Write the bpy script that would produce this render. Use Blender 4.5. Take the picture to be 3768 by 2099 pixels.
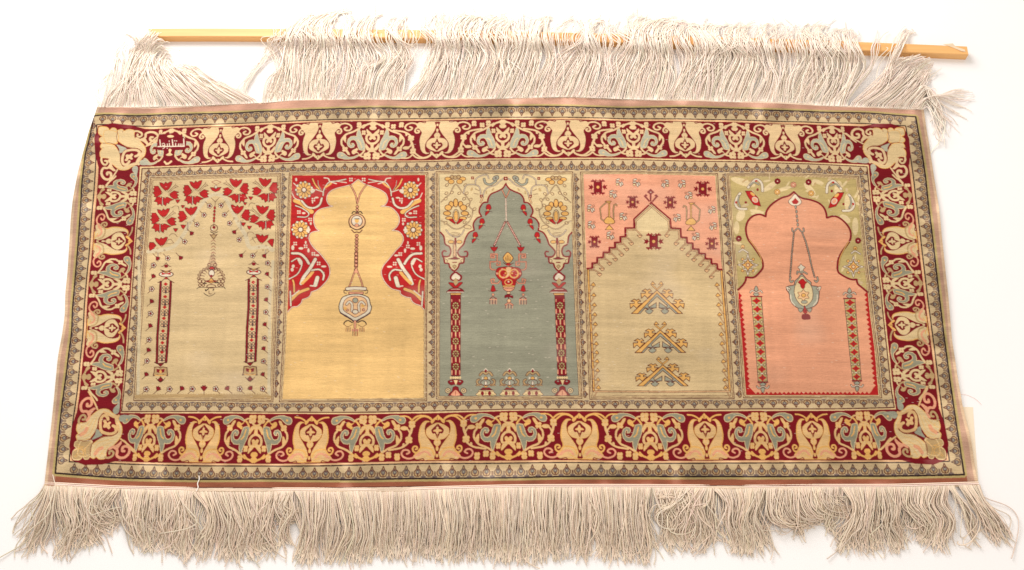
"""A silk prayer rug with five niches, its long fringes, and the wooden batten behind it, on a white surface."""
import bpy, math, random
import numpy as np

scene = bpy.context.scene
for o in list(bpy.data.objects): bpy.data.objects.remove(o, do_unlink=True)
# ---------------------------------------------------------------- camera model (metres; z up)
IW, IH = 3768.0, 2099.0
FPX = 4400.0                     # focal length in survey pixels (3768 wide)
TILT = math.radians(22.4)        # camera leans 22.4 degrees away from straight down
DIST = 2.157
CAM = np.array([0.0, -DIST*math.sin(TILT), DIST*math.cos(TILT)])
RUGZ = 0.0065                    # height of the pile surface above the floor

def plan(p, z=RUGZ):
    """survey coordinates (N,2) -> positions on the horizontal plane at height z, in metres"""
    p = np.asarray(p, float).reshape(-1, 2)
    a = (p[:, 0]-IW/2)/FPX
    b = (IH/2-p[:, 1])/FPX
    dx = a
    dy = b*math.cos(TILT)+math.sin(TILT)
    dz = b*math.sin(TILT)-math.cos(TILT)
    t = (np.asarray(z)-CAM[2])/dz
    return np.stack([CAM[0]+dx*t, CAM[1]+dy*t], 1)

# ---------------------------------------------------------------- camera, world, lamps, exposure
cam = bpy.data.cameras.new('camera'); co = bpy.data.objects.new('camera', cam); scene.collection.objects.link(co)
cam.sensor_width = 36.0; cam.lens = 36.0*FPX/IW; cam.clip_start = 0.05; cam.clip_end = 60
co.location = CAM; co.rotation_euler = (TILT, 0, 0)
scene.camera = co
world = bpy.data.worlds.new('World'); scene.world = world; world.use_nodes = True
world.node_tree.nodes['Background'].inputs[0].default_value = (1.0, 0.94, 0.875, 1)
world.node_tree.nodes['Background'].inputs[1].default_value = 0.70
def lamp(name, loc, target, size, power, col):
    l = bpy.data.lights.new(name, 'AREA'); l.shape = 'DISK'; l.size = size; l.energy = power; l.color = col
    o = bpy.data.objects.new(name, l); scene.collection.objects.link(o); o.location = loc
    d = [target[i]-loc[i] for i in range(3)]
    o.rotation_euler = (math.atan2(math.hypot(d[0], d[1]), -d[2]), 0, math.atan2(d[1], d[0])-math.pi/2)
    return o
lamp('lamp_window', (-0.7, 1.65, 1.35), (-0.1, 0.2, 0), 1.5, 50, (1.0, 0.965, 0.95))
lamp('lamp_ceiling', (0.7, -0.7, 2.6), (0.3, -0.2, 0), 1.0, 15, (1.0, 0.90, 0.80))
scene.view_settings.view_transform = 'Standard'; scene.view_settings.look = 'None'
scene.view_settings.exposure = 0.0; scene.view_settings.gamma = 1.0; scene.view_settings.use_curve_mapping = False
scene.render.engine = 'CYCLES'
ALB = 1.30        # light on the rug: photographed colour / ALB = surface colour

def tag(o, label=None, cat=None, kind=None, group=None):
    for k, v in (('label', label), ('category', cat), ('kind', kind), ('group', group)):
        if v: o[k] = v
    return o
def newmat(name):
    m = bpy.data.materials.new(name); m.use_nodes = True
    nt = m.node_tree; b = nt.nodes['Principled BSDF']
    return m, nt, b
def node(nt, t, **kw):
    n = nt.nodes.new(t)
    for k, v in kw.items(): setattr(n, k, v)
    return n
def lin(c): 
    c = np.asarray(c, float)/255.0
    return np.where(c <= .04045, c/12.92, ((c+.055)/1.055)**2.4)

# ---------------------------------------------------------------- the white surface
m, nt, b = newmat('white_surface')
b.inputs['Roughness'].default_value = .7; b.inputs['Specular IOR Level'].default_value = .2
tc = node(nt, 'ShaderNodeTexCoord'); nz = node(nt, 'ShaderNodeTexNoise'); nz.inputs['Scale'].default_value = 3.0; nz.inputs['Detail'].default_value = 6
rp = node(nt, 'ShaderNodeValToRGB'); rp.color_ramp.elements[0].color = (.86, .84, .83, 1); rp.color_ramp.elements[1].color = (.90, .885, .88, 1)
nt.links.new(tc.outputs['Object'], nz.inputs['Vector']); nt.links.new(nz.outputs['Fac'], rp.inputs['Fac']); nt.links.new(rp.outputs[0], b.inputs['Base Color'])
n2 = node(nt, 'ShaderNodeTexNoise'); n2.inputs['Scale'].default_value = 500; bp = node(nt, 'ShaderNodeBump'); bp.inputs['Strength'].default_value = .04; bp.inputs['Distance'].default_value = .001
nt.links.new(tc.outputs['Object'], n2.inputs['Vector']); nt.links.new(n2.outputs['Fac'], bp.inputs['Height']); nt.links.new(bp.outputs[0], b.inputs['Normal'])
me = bpy.data.meshes.new('floor'); me.from_pydata([(-9, -9, 0), (9, -9, 0), (9, 9, 0), (-9, 9, 0)], [], [(0, 1, 2, 3)]); me.materials.append(m)
fl = bpy.data.objects.new('floor', me); scene.collection.objects.link(fl); tag(fl, 'plain white surface the rug lies on', 'surface', 'structure')
# ---------------------------------------------------------------- weaving chart (what colour every knot of the rug has)
CELL = 0.0003
CX0, CX1, CY0, CY1 = -0.92, 0.92, -0.50, 0.50
NXC, NYC = int((CX1-CX0)/CELL), int((CY1-CY0)/CELL)
chart = np.zeros((NYC, NXC), np.uint8)
region = np.zeros((NYC, NXC), np.uint8)
SC = 1.0/2040.0                                  # metres per survey pixel (mean)
PAL = dict(
    d=(228, 186, 128), j=(196, 156, 132), L=(186, 182, 158), n=(166, 98, 72), N=(222, 190, 156), E=(250, 226, 200), K=(152, 148, 124), C=(230, 198, 150), D=(226, 202, 154), R=(124, 8, 27), r=(184, 34, 34), b=(92, 30, 28), k=(48, 26, 28),
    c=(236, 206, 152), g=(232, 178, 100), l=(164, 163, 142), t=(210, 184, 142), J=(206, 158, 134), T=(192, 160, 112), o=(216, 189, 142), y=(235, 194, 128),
    s=(154, 152, 130), p=(231, 164, 128), w=(244, 214, 188), e=(196, 178, 112), G=(122, 104, 98), f=(226, 212, 186),
    h=(236, 190, 140), q=(192, 170, 112), v=(212, 194, 158), m=(138, 24, 34), x=(226, 198, 148), z=(240, 224, 196), u=(238, 168, 134), i=(90, 60, 60))
KEYS = list(PAL); IDX = {k: i for i, k in enumerate(KEYS)}

def tocell(P):
    P = np.asarray(P, float)
    return np.stack([(P[:, 0]-CX0)/CELL, (CY1-P[:, 1])/CELL], 1)

def fillP(P, col, tgt=None):
    """fill a polygon given in plan metres"""
    A = chart if tgt is None else tgt
    c = IDX[col] if isinstance(col, str) else col
    q = tocell(P)
    x, y = q[:, 0], q[:, 1]
    x2, y2 = np.roll(x, -1), np.roll(y, -1)
    r0, r1 = max(0, int(math.ceil(y.min()-0.5))), min(A.shape[0]-1, int(math.floor(y.max()-0.5)))
    for r in range(r0, r1+1):
        yy = r+0.5
        m = (y <= yy) != (y2 <= yy)
        if not m.any(): continue
        xs = np.sort(x[m]+(yy-y[m])*(x2[m]-x[m])/(y2[m]-y[m]))
        for a, b in zip(xs[::2], xs[1::2]):
            ia, ib = max(0, int(math.ceil(a-0.5))), int(math.floor(b-0.5))+1
            if ib > ia: A[r, ia:ib] = c

def strokeP(P, wm, col, closed=False):
    """stroke a polyline in plan metres, wm = width in metres"""
    c = IDX[col] if isinstance(col, str) else col
    q = tocell(P); h = wm/CELL/2
    if closed: q = np.vstack([q, q[:1]])
    for (ax, ay), (bx, by) in zip(q[:-1], q[1:]):
        x0, x1 = int(max(0, min(ax, bx)-h-1)), int(min(NXC, max(ax, bx)+h+2))
        y0, y1 = int(max(0, min(ay, by)-h-1)), int(min(NYC, max(ay, by)+h+2))
        if x1 <= x0 or y1 <= y0: continue
        X = np.arange(x0, x1)[None, :]+0.5-ax; Y = np.arange(y0, y1)[:, None]+0.5-ay
        dx, dy = bx-ax, by-ay; L = dx*dx+dy*dy+1e-9
        t = np.clip((X*dx+Y*dy)/L, 0, 1)
        d = (X-t*dx)**2+(Y-t*dy)**2
        chart[y0:y1, x0:x1][d <= h*h] = c

def pts(s):
    return np.array([[float(v) for v in w.split(',')] for w in s.split()])

def smooth(P, closed=False, n=5):
    P = np.asarray(P, float)
    if len(P) < 3: return P
    if closed: Q = np.vstack([P[-1:], P, P[:2]])
    else: Q = np.vstack([2*P[0]-P[1], P, 2*P[-1]-P[-2]])
    out = []
    for i in range(1, len(Q)-2):
        p0, p1, p2, p3 = Q[i-1:i+3]
        for t in np.arange(n)/n:
            out.append(0.5*((2*p1)+(p2-p0)*t+(2*p0-5*p1+4*p2-p3)*t*t+(3*p1-p0-3*p2+p3)*t**3))
    if not closed: out.append(P[-1])
    return np.array(out)

def ell(cx, cy, rx, ry=None, n=14, a=0.0):
    ry = rx if ry is None else ry
    t = np.arange(n)*2*math.pi/n
    X, Y = rx*np.cos(t), ry*np.sin(t)
    return np.stack([cx+X*math.cos(a)-Y*math.sin(a), cy+X*math.sin(a)+Y*math.cos(a)], 1)

class Pen:
    """draws in the local units of one survey sheet: (x0, y0) its corner, k its magnification"""
    def __init__(s, x0, y0, k=4.0, mirror=None, warp=None):
        s.x0, s.y0, s.k, s.mirror, s.warp = x0, y0, k, mirror, warp
    def M(s, P):
        P = np.array(P, float).reshape(-1, 2)
        if s.mirror is not None:
            a, b = s.mirror if isinstance(s.mirror, tuple) else (s.mirror, 0)
            P = np.stack([a+b*P[:, 1]-P[:, 0], P[:, 1]], 1)
        S = np.stack([s.x0+P[:, 0]/s.k, s.y0+P[:, 1]/s.k], 1)
        Q = plan(S)
        return s.warp(Q) if s.warp else Q
    def P(s, d, col, sm=True, ol=None, w=8):
        p = pts(d) if isinstance(d, str) else np.asarray(d)
        if sm: p = smooth(p, True)
        q = s.M(p)
        fillP(q, col)
        if ol: strokeP(q, 1.3*w/s.k*SC, ol, True)
    def L(s, d, w, col, sm=True, ol=None, ow=8):
        p = pts(d) if isinstance(d, str) else np.asarray(d)
        if sm: p = smooth(p)
        q = s.M(p)
        if ol: strokeP(q, (w+2.5*ow)/s.k*SC, ol)
        strokeP(q, w/s.k*SC, col)
    def O(s, cx, cy, rx, col, ry=None, ol=None, w=8, a=0.0):
        q = s.M(ell(cx, cy, rx, ry, 16, a))
        if col: fillP(q, col)
        if ol: strokeP(q, 1.3*w/s.k*SC, ol, True)

# ---------------------------------------------------------------- the straight-running lines of the design, as surveyed
def sp(s): return plan(pts(s))
SV = {}
SV['0T'] = "358,393 460,391 669,388 836,381 1000,374 1067,366 1318,362 1527,365 1800,360 2093,353 2302,362 2552,368 2799,374 3019,385 3270,394 3399,400"
SV['aT'] = "358,397 460,395 543,399 669,395 836,385 1000,378 1067,370 1318,366 1527,369 1800,365 2093,358 2302,367 2552,373 2799,379 3019,390 3270,400 3399,406"
SV['1T'] = "345,427 362,421 450,427 525,427 600,422 750,419 875,417 942,411 1025,409 1150,405 1275,400 1400,397 1544,399 1700,396 1800,393 2051,391 2126,393 2302,399 2511,397 2799,405.5 2977,412 3186,416 3370,430"
SV['2T'] = "356,459 450,461 525,466 575,466 675,461 800,457 942,452 1075,446 1225,441 1350,439 1544,438 1800,433 2093,431 2302,438 2511,439 2799,444.5 2935,450 3186,456 3333,464"
SV['3T'] = "363,467 450,471 525,476 575,475 675,469 800,465 942,460 1075,453 1225,448 1350,446 1544,445 1800,440 2093,438 2302,446 2511,446 2799,453 3019,460 3325,472"
SV['4T'] = "513,612 625,609 800,605 942,601 1075,596 1275,591 1544,590 1800,583 2093,579 2385,583 2799,589.5 3000,598 3197,607"
SV['5T'] = "522,620 625,616 800,611 942,606 1075,602 1275,597 1544,596 1800,590 2093,586.5 2427,591 2799,597 3000,605 3190,615"
SV['0B'] = "163,1788 417,1802.6 700,1808 998,1810 1442,1810 1650,1804 1897,1798 2259,1797 2797,1800 2977,1797 3269,1797 3603,1788"
SV['aB'] = "165,1771 292,1786 417,1792 626,1795 998,1796 1317,1794 1609,1790 1897,1788 2217,1786 2797,1788 3185,1790 3600,1780"
SV['1B'] = "204,1742 417,1758 543,1762 751,1765 998,1763 1317,1766 1526,1762 1897,1758 2092,1753 2797,1754.6 3144,1752 3310,1752 3548,1747"
SV['2B'] = "255,1700 543,1711 710,1715 998,1716 1192,1715 1568,1706.6 1800,1706 2092,1702 2342,1706 2797,1704.5 3060,1703 3394,1702 3494,1698"
SV['3B'] = "266,1692 543,1703 710,1706 998,1708 1192,1706 1568,1698 1800,1697 2092,1694 2342,1698 2797,1695 3060,1695 3394,1693 3481,1690"
SV['4B'] = "442,1522 709,1523 998,1525 1350,1526 1609,1522 1897,1514 2426,1516 2797,1514 3060,1514 3298,1509"
SV['5B'] = "447,1515 709,1514.6 998,1517.5 1350,1518 1609,1513 1897,1506.5 2426,1508 2797,1505 3060,1506 3290,1501"
SV['0L'] = "358,393 349,420 326,481 304,560 285,635 266,735 259,810 253,919 247,1005 239,1080 238,1155 228,1220 212,1312 201,1425 189,1559 179,1650 163,1788"
SV['1L'] = "345,427 330,502 313,564 300,685 295,785 287,900 276,1030 267,1130 263,1220 244,1375 230,1475 221,1559 204,1742"
SV['2L'] = "356,459 354,560 349,660 336,810 330,900 321,1005 310,1130 305,1220 295,1325 283,1450 268,1559 255,1700"
SV['3L'] = "363,467 365,560 360,660 347,810 340,900 330,1005 319,1130 315,1220 304,1325 292,1450 278,1559 266,1692"
SV['4L'] = "513,612 505,720 491,919 478,1100 467,1220 455,1370 442,1522"
SV['5L'] = "522,620 513,720 497,919 485,1100 474,1220 462,1370 447,1515"
SV['0R'] = "3399,400 3422,550 3437,650 3454,759 3467,890 3489,1090 3504,1257 3531,1430 3542,1495 3573,1619 3597,1774 3603,1788"
SV['1R'] = "3370,430 3390,550 3405,650 3416,759 3432,890 3455,1090 3476,1257 3499,1430 3524,1597 3548,1747"
SV['2R'] = "3333,464 3346,550 3360,650 3373,759 3388,890 3412,1090 3435,1257 3456,1430 3478,1597 3494,1698"
SV['3R'] = "3325,472 3336,550 3349,650 3362,750 3378,890 3402,1090 3425,1257 3446,1430 3467,1597 3481,1690"
SV['4R'] = "3197,607 3212,750 3251,1090 3288,1439 3298,1509"
SV['5R'] = "3190,615 3205,750 3243,1090 3279,1439 3290,1501"

def line(key):
    """plan polyline, resampled and eased"""
    P = sp(SV[key]); ax = 0 if key[1] in 'TB' else 1
    o = np.argsort(P[:, ax]); P = P[o]
    u = np.linspace(P[0, ax], P[-1, ax], 240)
    v = np.interp(u, P[:, ax], P[:, 1-ax])
    ker = np.hanning(13); ker /= ker.sum()
    e = np.concatenate([2*v[0]-v[6:0:-1], v, 2*v[-1]-v[-2:-8:-1]])
    v = np.convolve(e, ker, 'valid')
    return (u, v) if ax == 0 else (u, v)
LN = {k: line(k) for k in SV}

def at(key, u):
    U, V = LN[key]; u = np.asarray(u, float)
    r = np.interp(u, U, V)
    lo = u < U[0]; hi = u > U[-1]
    r = np.where(lo, V[0]+(u-U[0])*(V[8]-V[0])/(U[8]-U[0]), r)
    return np.where(hi, V[-1]+(u-U[-1])*(V[-1]-V[-9])/(U[-1]-U[-9]), r)

def poly(key):
    U, V = LN[key]
    return np.stack([U, V], 1) if key[1] in 'TB' else np.stack([V, U], 1)

def ring(n, m=None):
    m = m or n
    T, R_, B, L_ = poly(n+'T'), poly(m+'R')[::-1], poly(n+'B')[::-1], poly(m+'L')
    return np.vstack([T, R_, B, L_])

# ---- ground colours of the nested frames
LSEL = poly('0L'); RSEL = poly('0R')
fillP(ring('0'), 'E'); fillP(ring('0'), 1, region)
fillP(ring('a', '0'), 'n'); fillP(ring('a', '0'), 2, region)
fillP(np.vstack([poly('aT'), poly('1T')[::-1]]), 'J')  # far brown strip: the stronger light there is put into this paler colour
strokeP(poly('aB'), 0.0014, 'b')
for key, side in (('0L', 1), ('0R', -1)):
    P = poly(key)+np.array([side*0.009, 0]); strokeP(P, 0.016, 'j'); P = poly(key)+np.array([side*0.0022, 0]); strokeP(P, 0.0055, 'N')
for key in ('1T', '1B', '1L', '1R'):
    d = {'T': (0, 0.0028), 'B': (0, -0.0028), 'L': (-0.003, 0), 'R': (0.003, 0)}[key[1]]
    strokeP(poly(key)+np.array(d), 0.0046, 'q')
fillP(ring('1'), 't')
strokeP(ring('1'), 0.0030, 'k', True)
fillP(ring('2'), 'h'); fillP(ring('3'), 'R'); fillP(ring('3'), 3, region)
strokeP(ring('2'), 0.0022, 'k', True)
fillP(ring('4'), 'c'); strokeP(ring('4'), 0.0016, 'm', True)
fillP(ring('5'), 't'); fillP(ring('5'), 4, region)
strokeP(ring('5'), 0.0020, 'b', True)

# ---- panels: corners clockwise from upper left plus side knees
PANELS = [
    ("562,662 800,656 1022,648", "1022,648 1012,960 1000,1300 994,1469", "994,1469 745,1463 504,1463", "504,1463 511,1330 538,960 562,662"),
    ("1074,646 1300,645 1564,645", "1564,645 1564,979 1559,1155 1559,1460", "1559,1465 1300,1468 1040,1469", "1040,1469 1051,1289 1062,979 1074,646"),
    ("1615,641 1850,639 2097,641", "2097,641 2110,979 2120,1259 2130,1455", "2130,1456 1870,1460 1617,1458", "1617,1458 1618,979 1615,641"),
    ("2147,642 2380,643 2631,647", "2631,647 2652,979 2676,1250 2690,1457", "2690,1457 2440,1456 2181,1459", "2181,1459 2170,1200 2159,979 2147,642"),
    ("2686,649 2920,650 3150,659", "3150,659 3180,979 3217,1289 3231,1455", "3231,1455 2990,1454 2746,1454", "2746,1454 2734,1289 2711,979 2686,649")]
PQ = []
for i, (a, b_, c_, d_) in enumerate(PANELS):
    P = np.vstack([sp(a), sp(b_), sp(c_), sp(d_)]); PQ.append(P)
def panel_ground(i, col):
    P = PQ[i]; c0 = P.mean(0)
    Q = P+np.sign(P-c0)*0.0052
    fillP(Q, 'x'); strokeP(Q, 0.0014, 'b', True)
    Q = P+np.sign(P-c0)*0.0026; strokeP(Q, 0.0011, 'b', True)
    fillP(P, col); strokeP(P, 0.0009, 'b', True); fillP(P, 5+i, region)
for i, col in enumerate('oysou'): panel_ground(i, col)

# ---- little bud stripes
def bud(pt, flip, scale_u, fade):
    """one bud; pt(u, v) maps stripe coordinates (u in units of the repeat) to plan"""
    def q(L): return pt(np.array(L, float))
    body = smooth(np.array([[-.31, .40], [-.25, .16], [0, .08], [.25, .16], [.31, .40], [.12, .60], [0, .86], [-.12, .60]]), True, 3)
    fillP(q(body), 'T'); strokeP(q(body), 0.0015, fade, True)
    core = smooth(np.array([[-.2, .38], [0, .2], [.2, .38], [0, .64]]), True, 3)
    fillP(q(core), 'G')
    strokeP(q([[0, .12], [0, .62]]), 0.0013, fade)
    fillP(q(ell(0, .40, .07, .09, 6)), 'l')
    strokeP(q([[.46, .12], [.46, .42]]), 0.0012, fade); strokeP(q([[.56, .12], [.56, .42]]), 0.0012, fade)
    fillP(q(ell(.5, .06, .26, .075, 8)), 'G')

rb = random.Random(4)
def stripe(kb, kt, axis, u0, u1, rep, shrink=(0.0, 1.0)):
    """buds between base line kb (v=0) and tip line kt (v=1)"""
    n = max(1, int(round((u1-u0)/rep))); st = (u1-u0)/n
    fb = kb if callable(kb) else (lambda u: at(kb, u)); ft = kt if callable(kt) else (lambda u: at(kt, u))
    ctr = [u0+(i+.5)*st for i in range(n)]
    base = [np.array([c-st/2, c+st/2]) for c in ctr]
    for i, c in enumerate(ctr):
        def pt(a):
            u = c+a[:, 0]*st; v = shrink[0]+a[:, 1]*(shrink[1]-shrink[0])
            w = fb(u)*(1-v)+ft(u)*v
            return np.stack([u, w], 1) if axis == 'x' else np.stack([w, u], 1)
        bud(pt, 0, st, 'b' if rb.random() < .6 else 'i')
REP = 0.0194
a0, a1 = at('1L', 0.38), at('1R', 0.38)
stripe('1T', '2T', 'x', LN['2T'][0][0], LN['2T'][0][-1], REP, (.06, 1))
stripe('1B', '2B', 'x', LN['2B'][0][0], LN['2B'][0][-1], REP, (.06, 1))
stripe('1L', '2L', 'y', LN['1L'][0][0]+.012, LN['1L'][0][-1]-.012, REP, (.06, 1))
stripe('1R', '2R', 'y', LN['1R'][0][0]+.012, LN['1R'][0][-1]-.012, REP, (.06, 1))
def sidef(i, side, off):
    P = sp(PANELS[i][side]); ax = 0 if side in (0, 2) else 1
    o = np.argsort(P[:, ax]); P = P[o]
    return lambda u: np.interp(u, P[:, ax], P[:, 1-ax])+off
def topf(side, off):
    P = np.vstack([sp(p[side]) for p in PANELS]); o = np.argsort(P[:, 0]); P = P[o]
    return lambda u: np.interp(u, P[:, 0], P[:, 1])+off
stripe(topf(0, .007), '5T', 'x', LN['5T'][0][0]+.003, LN['5T'][0][-1]-.003, REP, (.05, .98))
stripe(topf(2, -.007), '5B', 'x', LN['5B'][0][0]+.003, LN['5B'][0][-1]-.003, REP, (.05, .98))
ytop, ybot = plan([[1884, 650]])[0, 1], plan([[1884, 1462]])[0, 1]
stripe(sidef(0, 3, -.007), '5L', 'y', ybot, ytop, REP, (.05, .98))
stripe(sidef(4, 1, .007), '5R', 'y', ybot, ytop, REP, (.05, .98))
for i, right in ((0, True), (1, False), (2, True), (3, False)):
    A_, B_ = sidef(i, 1, .007), sidef(i+1, 3, -.007)
    stripe(A_ if right else B_, B_ if right else A_, 'y', ybot-.004, ytop+.004, REP*.98, (.05, .98))

# ---------------------------------------------------------------- the crimson main border
W1 = Pen(1250, 1500, 4.528); W2 = Pen(1500, 1500, 4.528); V6 = Pen(900, 1500, 2.396)
XB, XA = plan([[1350, 1610]])[0, 0], plan([[1609.5, 1610]])[0, 0]
oB, iB = (lambda x: at('3B', x)), (lambda x: at('4B', x))
NAT = XA-XB
def tr(pen, d):
    """traced points -> (x in metres, v 0 outer .. 1 inner)"""
    P = plan(np.stack([pen.x0+pts(d)[:, 0]/pen.k, pen.y0+pts(d)[:, 1]/pen.k], 1))
    return np.stack([P[:, 0], (P[:, 1]-oB(P[:, 0]))/(iB(P[:, 0])-oB(P[:, 0]))], 1)
def el(cx, cy, rx, ry=None, n=10): return ' '.join('%.1f,%.1f' % tuple(p) for p in ell(cx, cy, rx, ry, n))
def ros(cx, cy, a, b): return [('P', W1, el(cx+sx*a, cy+sy*b, a*1.15, b*1.15), 'c', 0) for sx in (-1, 1) for sy in (-1, 1)]
def ros2(pen, cx, cy, a, b): return [('P', pen, el(cx+sx*a, cy+sy*b, a*1.15, b*1.15), 'c', 0) for sx in (-1, 1) for sy in (-1, 1)]
B_CORE = ros(547, 198, 30, 32) + [
    ('L', W1, "600,190 650,195 700,225", 'c', 28), ('L', W1, "560,240 510,290 453,305", 'c', 30),
    ('P', W1, "440,300 500,305 545,315 570,350 580,400 572,452 548,415 512,368 492,358 484,400 490,430 440,440", 'c', 0)]
B_LYRE = [
    ('L', W1, "453,447 505,460 548,505 562,560 552,612 525,632", 'c', 40),
    ('P', W1, "440,600 500,606 545,655 562,700 556,750 515,712 480,675 453,645 440,650", 'c', 0),
    ('P', W1, el(453, 575, 26, 30), 'c', 0), ('P', W1, el(488, 550, 26, 26), 'c', 0), ('P', W1, el(480, 578, 22, 20), 'c', 0)] \
    + ros(612, 673, 17, 22) + [('P', W1, el(453, 770, 52, 42), 'T', 0)]
B_SIDE = [
    ('P', W1, "590,330 640,315 700,330 722,400 735,455 765,512 800,530 850,515 872,470 862,430 842,405 828,432 838,455 800,455 778,415 798,375 850,362 900,395 922,460 900,540 850,590 785,602 745,592 742,650 722,722 690,745 664,650 648,590 620,530 595,455 585,385", 'l', 0),
    ('L', W1, "648,365 662,420 680,480 722,520", 'g', 20),
    ('L', W1, "600,312 640,255 690,215", 'T', 30),
    ('P', W1, "690,228 740,265 798,235 832,262 822,312 765,345 732,362 716,322 742,300 705,262", 'T', 0)]
B_LEAF = [
    ('P', W1, "690,222 760,168 850,140 950,135 1010,150 1070,165 1097,210 1080,262 1030,276 980,256 930,212 880,180 800,188 720,222", 'l', 0),
    ('P', W1, el(1008, 210, 22, 18), 'g', 0)]
B_STEM = [('P', W1, "862,222 905,228 925,262 952,300 930,320 890,290", 'c', 0)] + ros(955, 333, 23, 22) + [
    ('L', W1, "985,385 1018,430 1022,520 980,590 930,640 850,672 780,705 715,750", 'c', 32),
    ('P', W1, "945,465 985,515 1000,560 950,610 938,550", 'c', 0)]
B_FOOT = [('L', W1, "720,740 660,790 600,830", 'T', 30),
    ('L', V6, "1170,410 1140,440 1105,455 1078,472", 'T', 17), ('P', V6, "1050,450 1078,425 1106,450 1095,470 1078,492 1061,470", 'T', 0)]
B_DOT = ros2(V6, 1208, 438, 11, 13) + [('P', V6, el(1208, 466, 18, 10), 'c', 0)]
X_WIDE = [('L', W1, "1010,150 1100,148 1160,172 1200,215", 'T', 24), ('L', W1, "1205,215 1270,160 1350,138 1458,150 1520,185", 'T', 28)] \
    + ros(1205, 283, 24, 26) + ros(1152, 545, 26, 24) + [
    ('L', W1, "1205,325 1192,400 1162,470 1150,530", 'c', 38), ('P', W1, el(1075, 350, 62, 32), 'c', 0), ('L', W1, "1110,360 1145,380 1165,420", 'c', 26),
    ('L', W1, "1140,595 1080,645 1000,682 900,700 822,715", 'c', 30), ('L', W1, "1065,615 1060,650", 'c', 34)] \
    + ros2(V6, 1268, 420, 11, 12) + ros2(V6, 1345, 435, 11, 13) + [('P', V6, el(1345, 463, 17, 10), 'c', 0)]
A_HALF = [  # right half, centre W2 x=496
    ('P', W2, "640,232 700,215 750,245 790,310 806,400 812,470 800,560 776,620 776,680 800,722 850,770 880,811 840,850 800,900 740,905 640,905 496,905 496,880 540,860 516,811 520,750 550,670 600,590 650,520 700,440 716,330 690,248", 'c', 0),
    ('L', W2, "650,228 700,222 748,250 782,312 797,400 802,470 790,560 768,620 766,680", 'g', 17),
    ('L', W2, "540,790 560,730 600,690 680,668 760,672 800,722 850,780", 'T', 26), ('L', W2, "600,800 640,750 700,735 760,760 800,800", 'p', 34),
    ('L', W2, "560,860 600,830 660,810", 'g', 14), ('L', W2, "496,905 700,905", 'g', 16),
    ('L', W2, "700,905 720,850 760,860 800,905 830,920", 'R', 14),
    ('L', W2, "790,735 850,748 888,718 898,670 872,640 832,650 822,682 850,692", 'T', 28),
    ('L', V6, "1850,395 1890,432 1940,448 1990,432 2010,398 1990,370 1955,372 1940,392 1962,405", 'p', 15),
    ('P', W2, "560,275 610,295 650,320 682,350 690,400 680,450 640,500 600,525 550,535 496,538 496,285 530,262", 'c', 0),
    ('P', W2, "496,285 540,310 600,370 590,420 565,440 545,430 520,470 496,515", 'R', 0),
    ('L', W2, "496,340 496,430", 'c', 38), ('P', W2, "496,365 540,370 572,392 540,402 496,400", 'c', 0),
    ('P', W2, "496,560 520,552 545,560 548,600 520,635 496,648", 'c', 0), ('P', W2, el(496, 690, 15, 34), 'c', 0),
    ('P', W2, "496,730 510,780 530,830 520,860 496,865", 'R', 0), ('P', W2, el(496, 805, 10, 26), 'c', 0),
    ('P', W2, "496,125 540,155 582,190 625,225 600,268 560,232 540,202 496,212", 'g', 0), ('L', W2, "496,165 496,208", 'b', 7)]
A_ARM = [('L', W2, "600,205 660,160 740,138 810,160 880,215", 'T', 28)]
TONE = {'T': dict(wid=1.08, c='C', p='C', l='L', T='C', g='x'), 'B': dict(c='d', T='g', l='K'), 'L': dict(c='x', l='K'), 'R': dict(c='x', l='K')}
CUR = {}
def place(elems, x0, u0, s, sgn, P):
    """x0: traced centre (metres), u0: centre on the strip, s: stretch, sgn: which side"""
    for kind, pen, d, col, w in elems:
        q = tr(pen, d)
        q[:, 0] = (q[:, 0]-x0)*s*sgn; q[:, 1] = np.clip(q[:, 1], .03, .975)
        sm = smooth(q, kind == 'P', 3) if len(q) < 30 and len(q) > 2 else q
        R_ = P(u0+sm[:, 0], sm[:, 1])
        col = CUR.get(col, col)
        if kind == 'P':
            fillP(R_, col)
            if col in 'lKL': strokeP(R_, .0011, 'x', True)
            elif col == 'd': strokeP(R_, .0007, 'g', True)
        else: strokeP(R_, w*(1 if col == 'R' else CUR.get('wid', 1.0))/pen.k*SC*min(1, .6+.4*s), col)
def stripP(side):
    o, i_ = '3'+side, '4'+side
    def P(u, v):
        w = at(o, u)*(1-v)+at(i_, u)*v
        return np.stack([u, w], 1) if side in 'TB' else np.stack([w, u], 1)
    return P
XAt = plan([[1500+496/4.528, 1610]])[0, 0]
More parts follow.
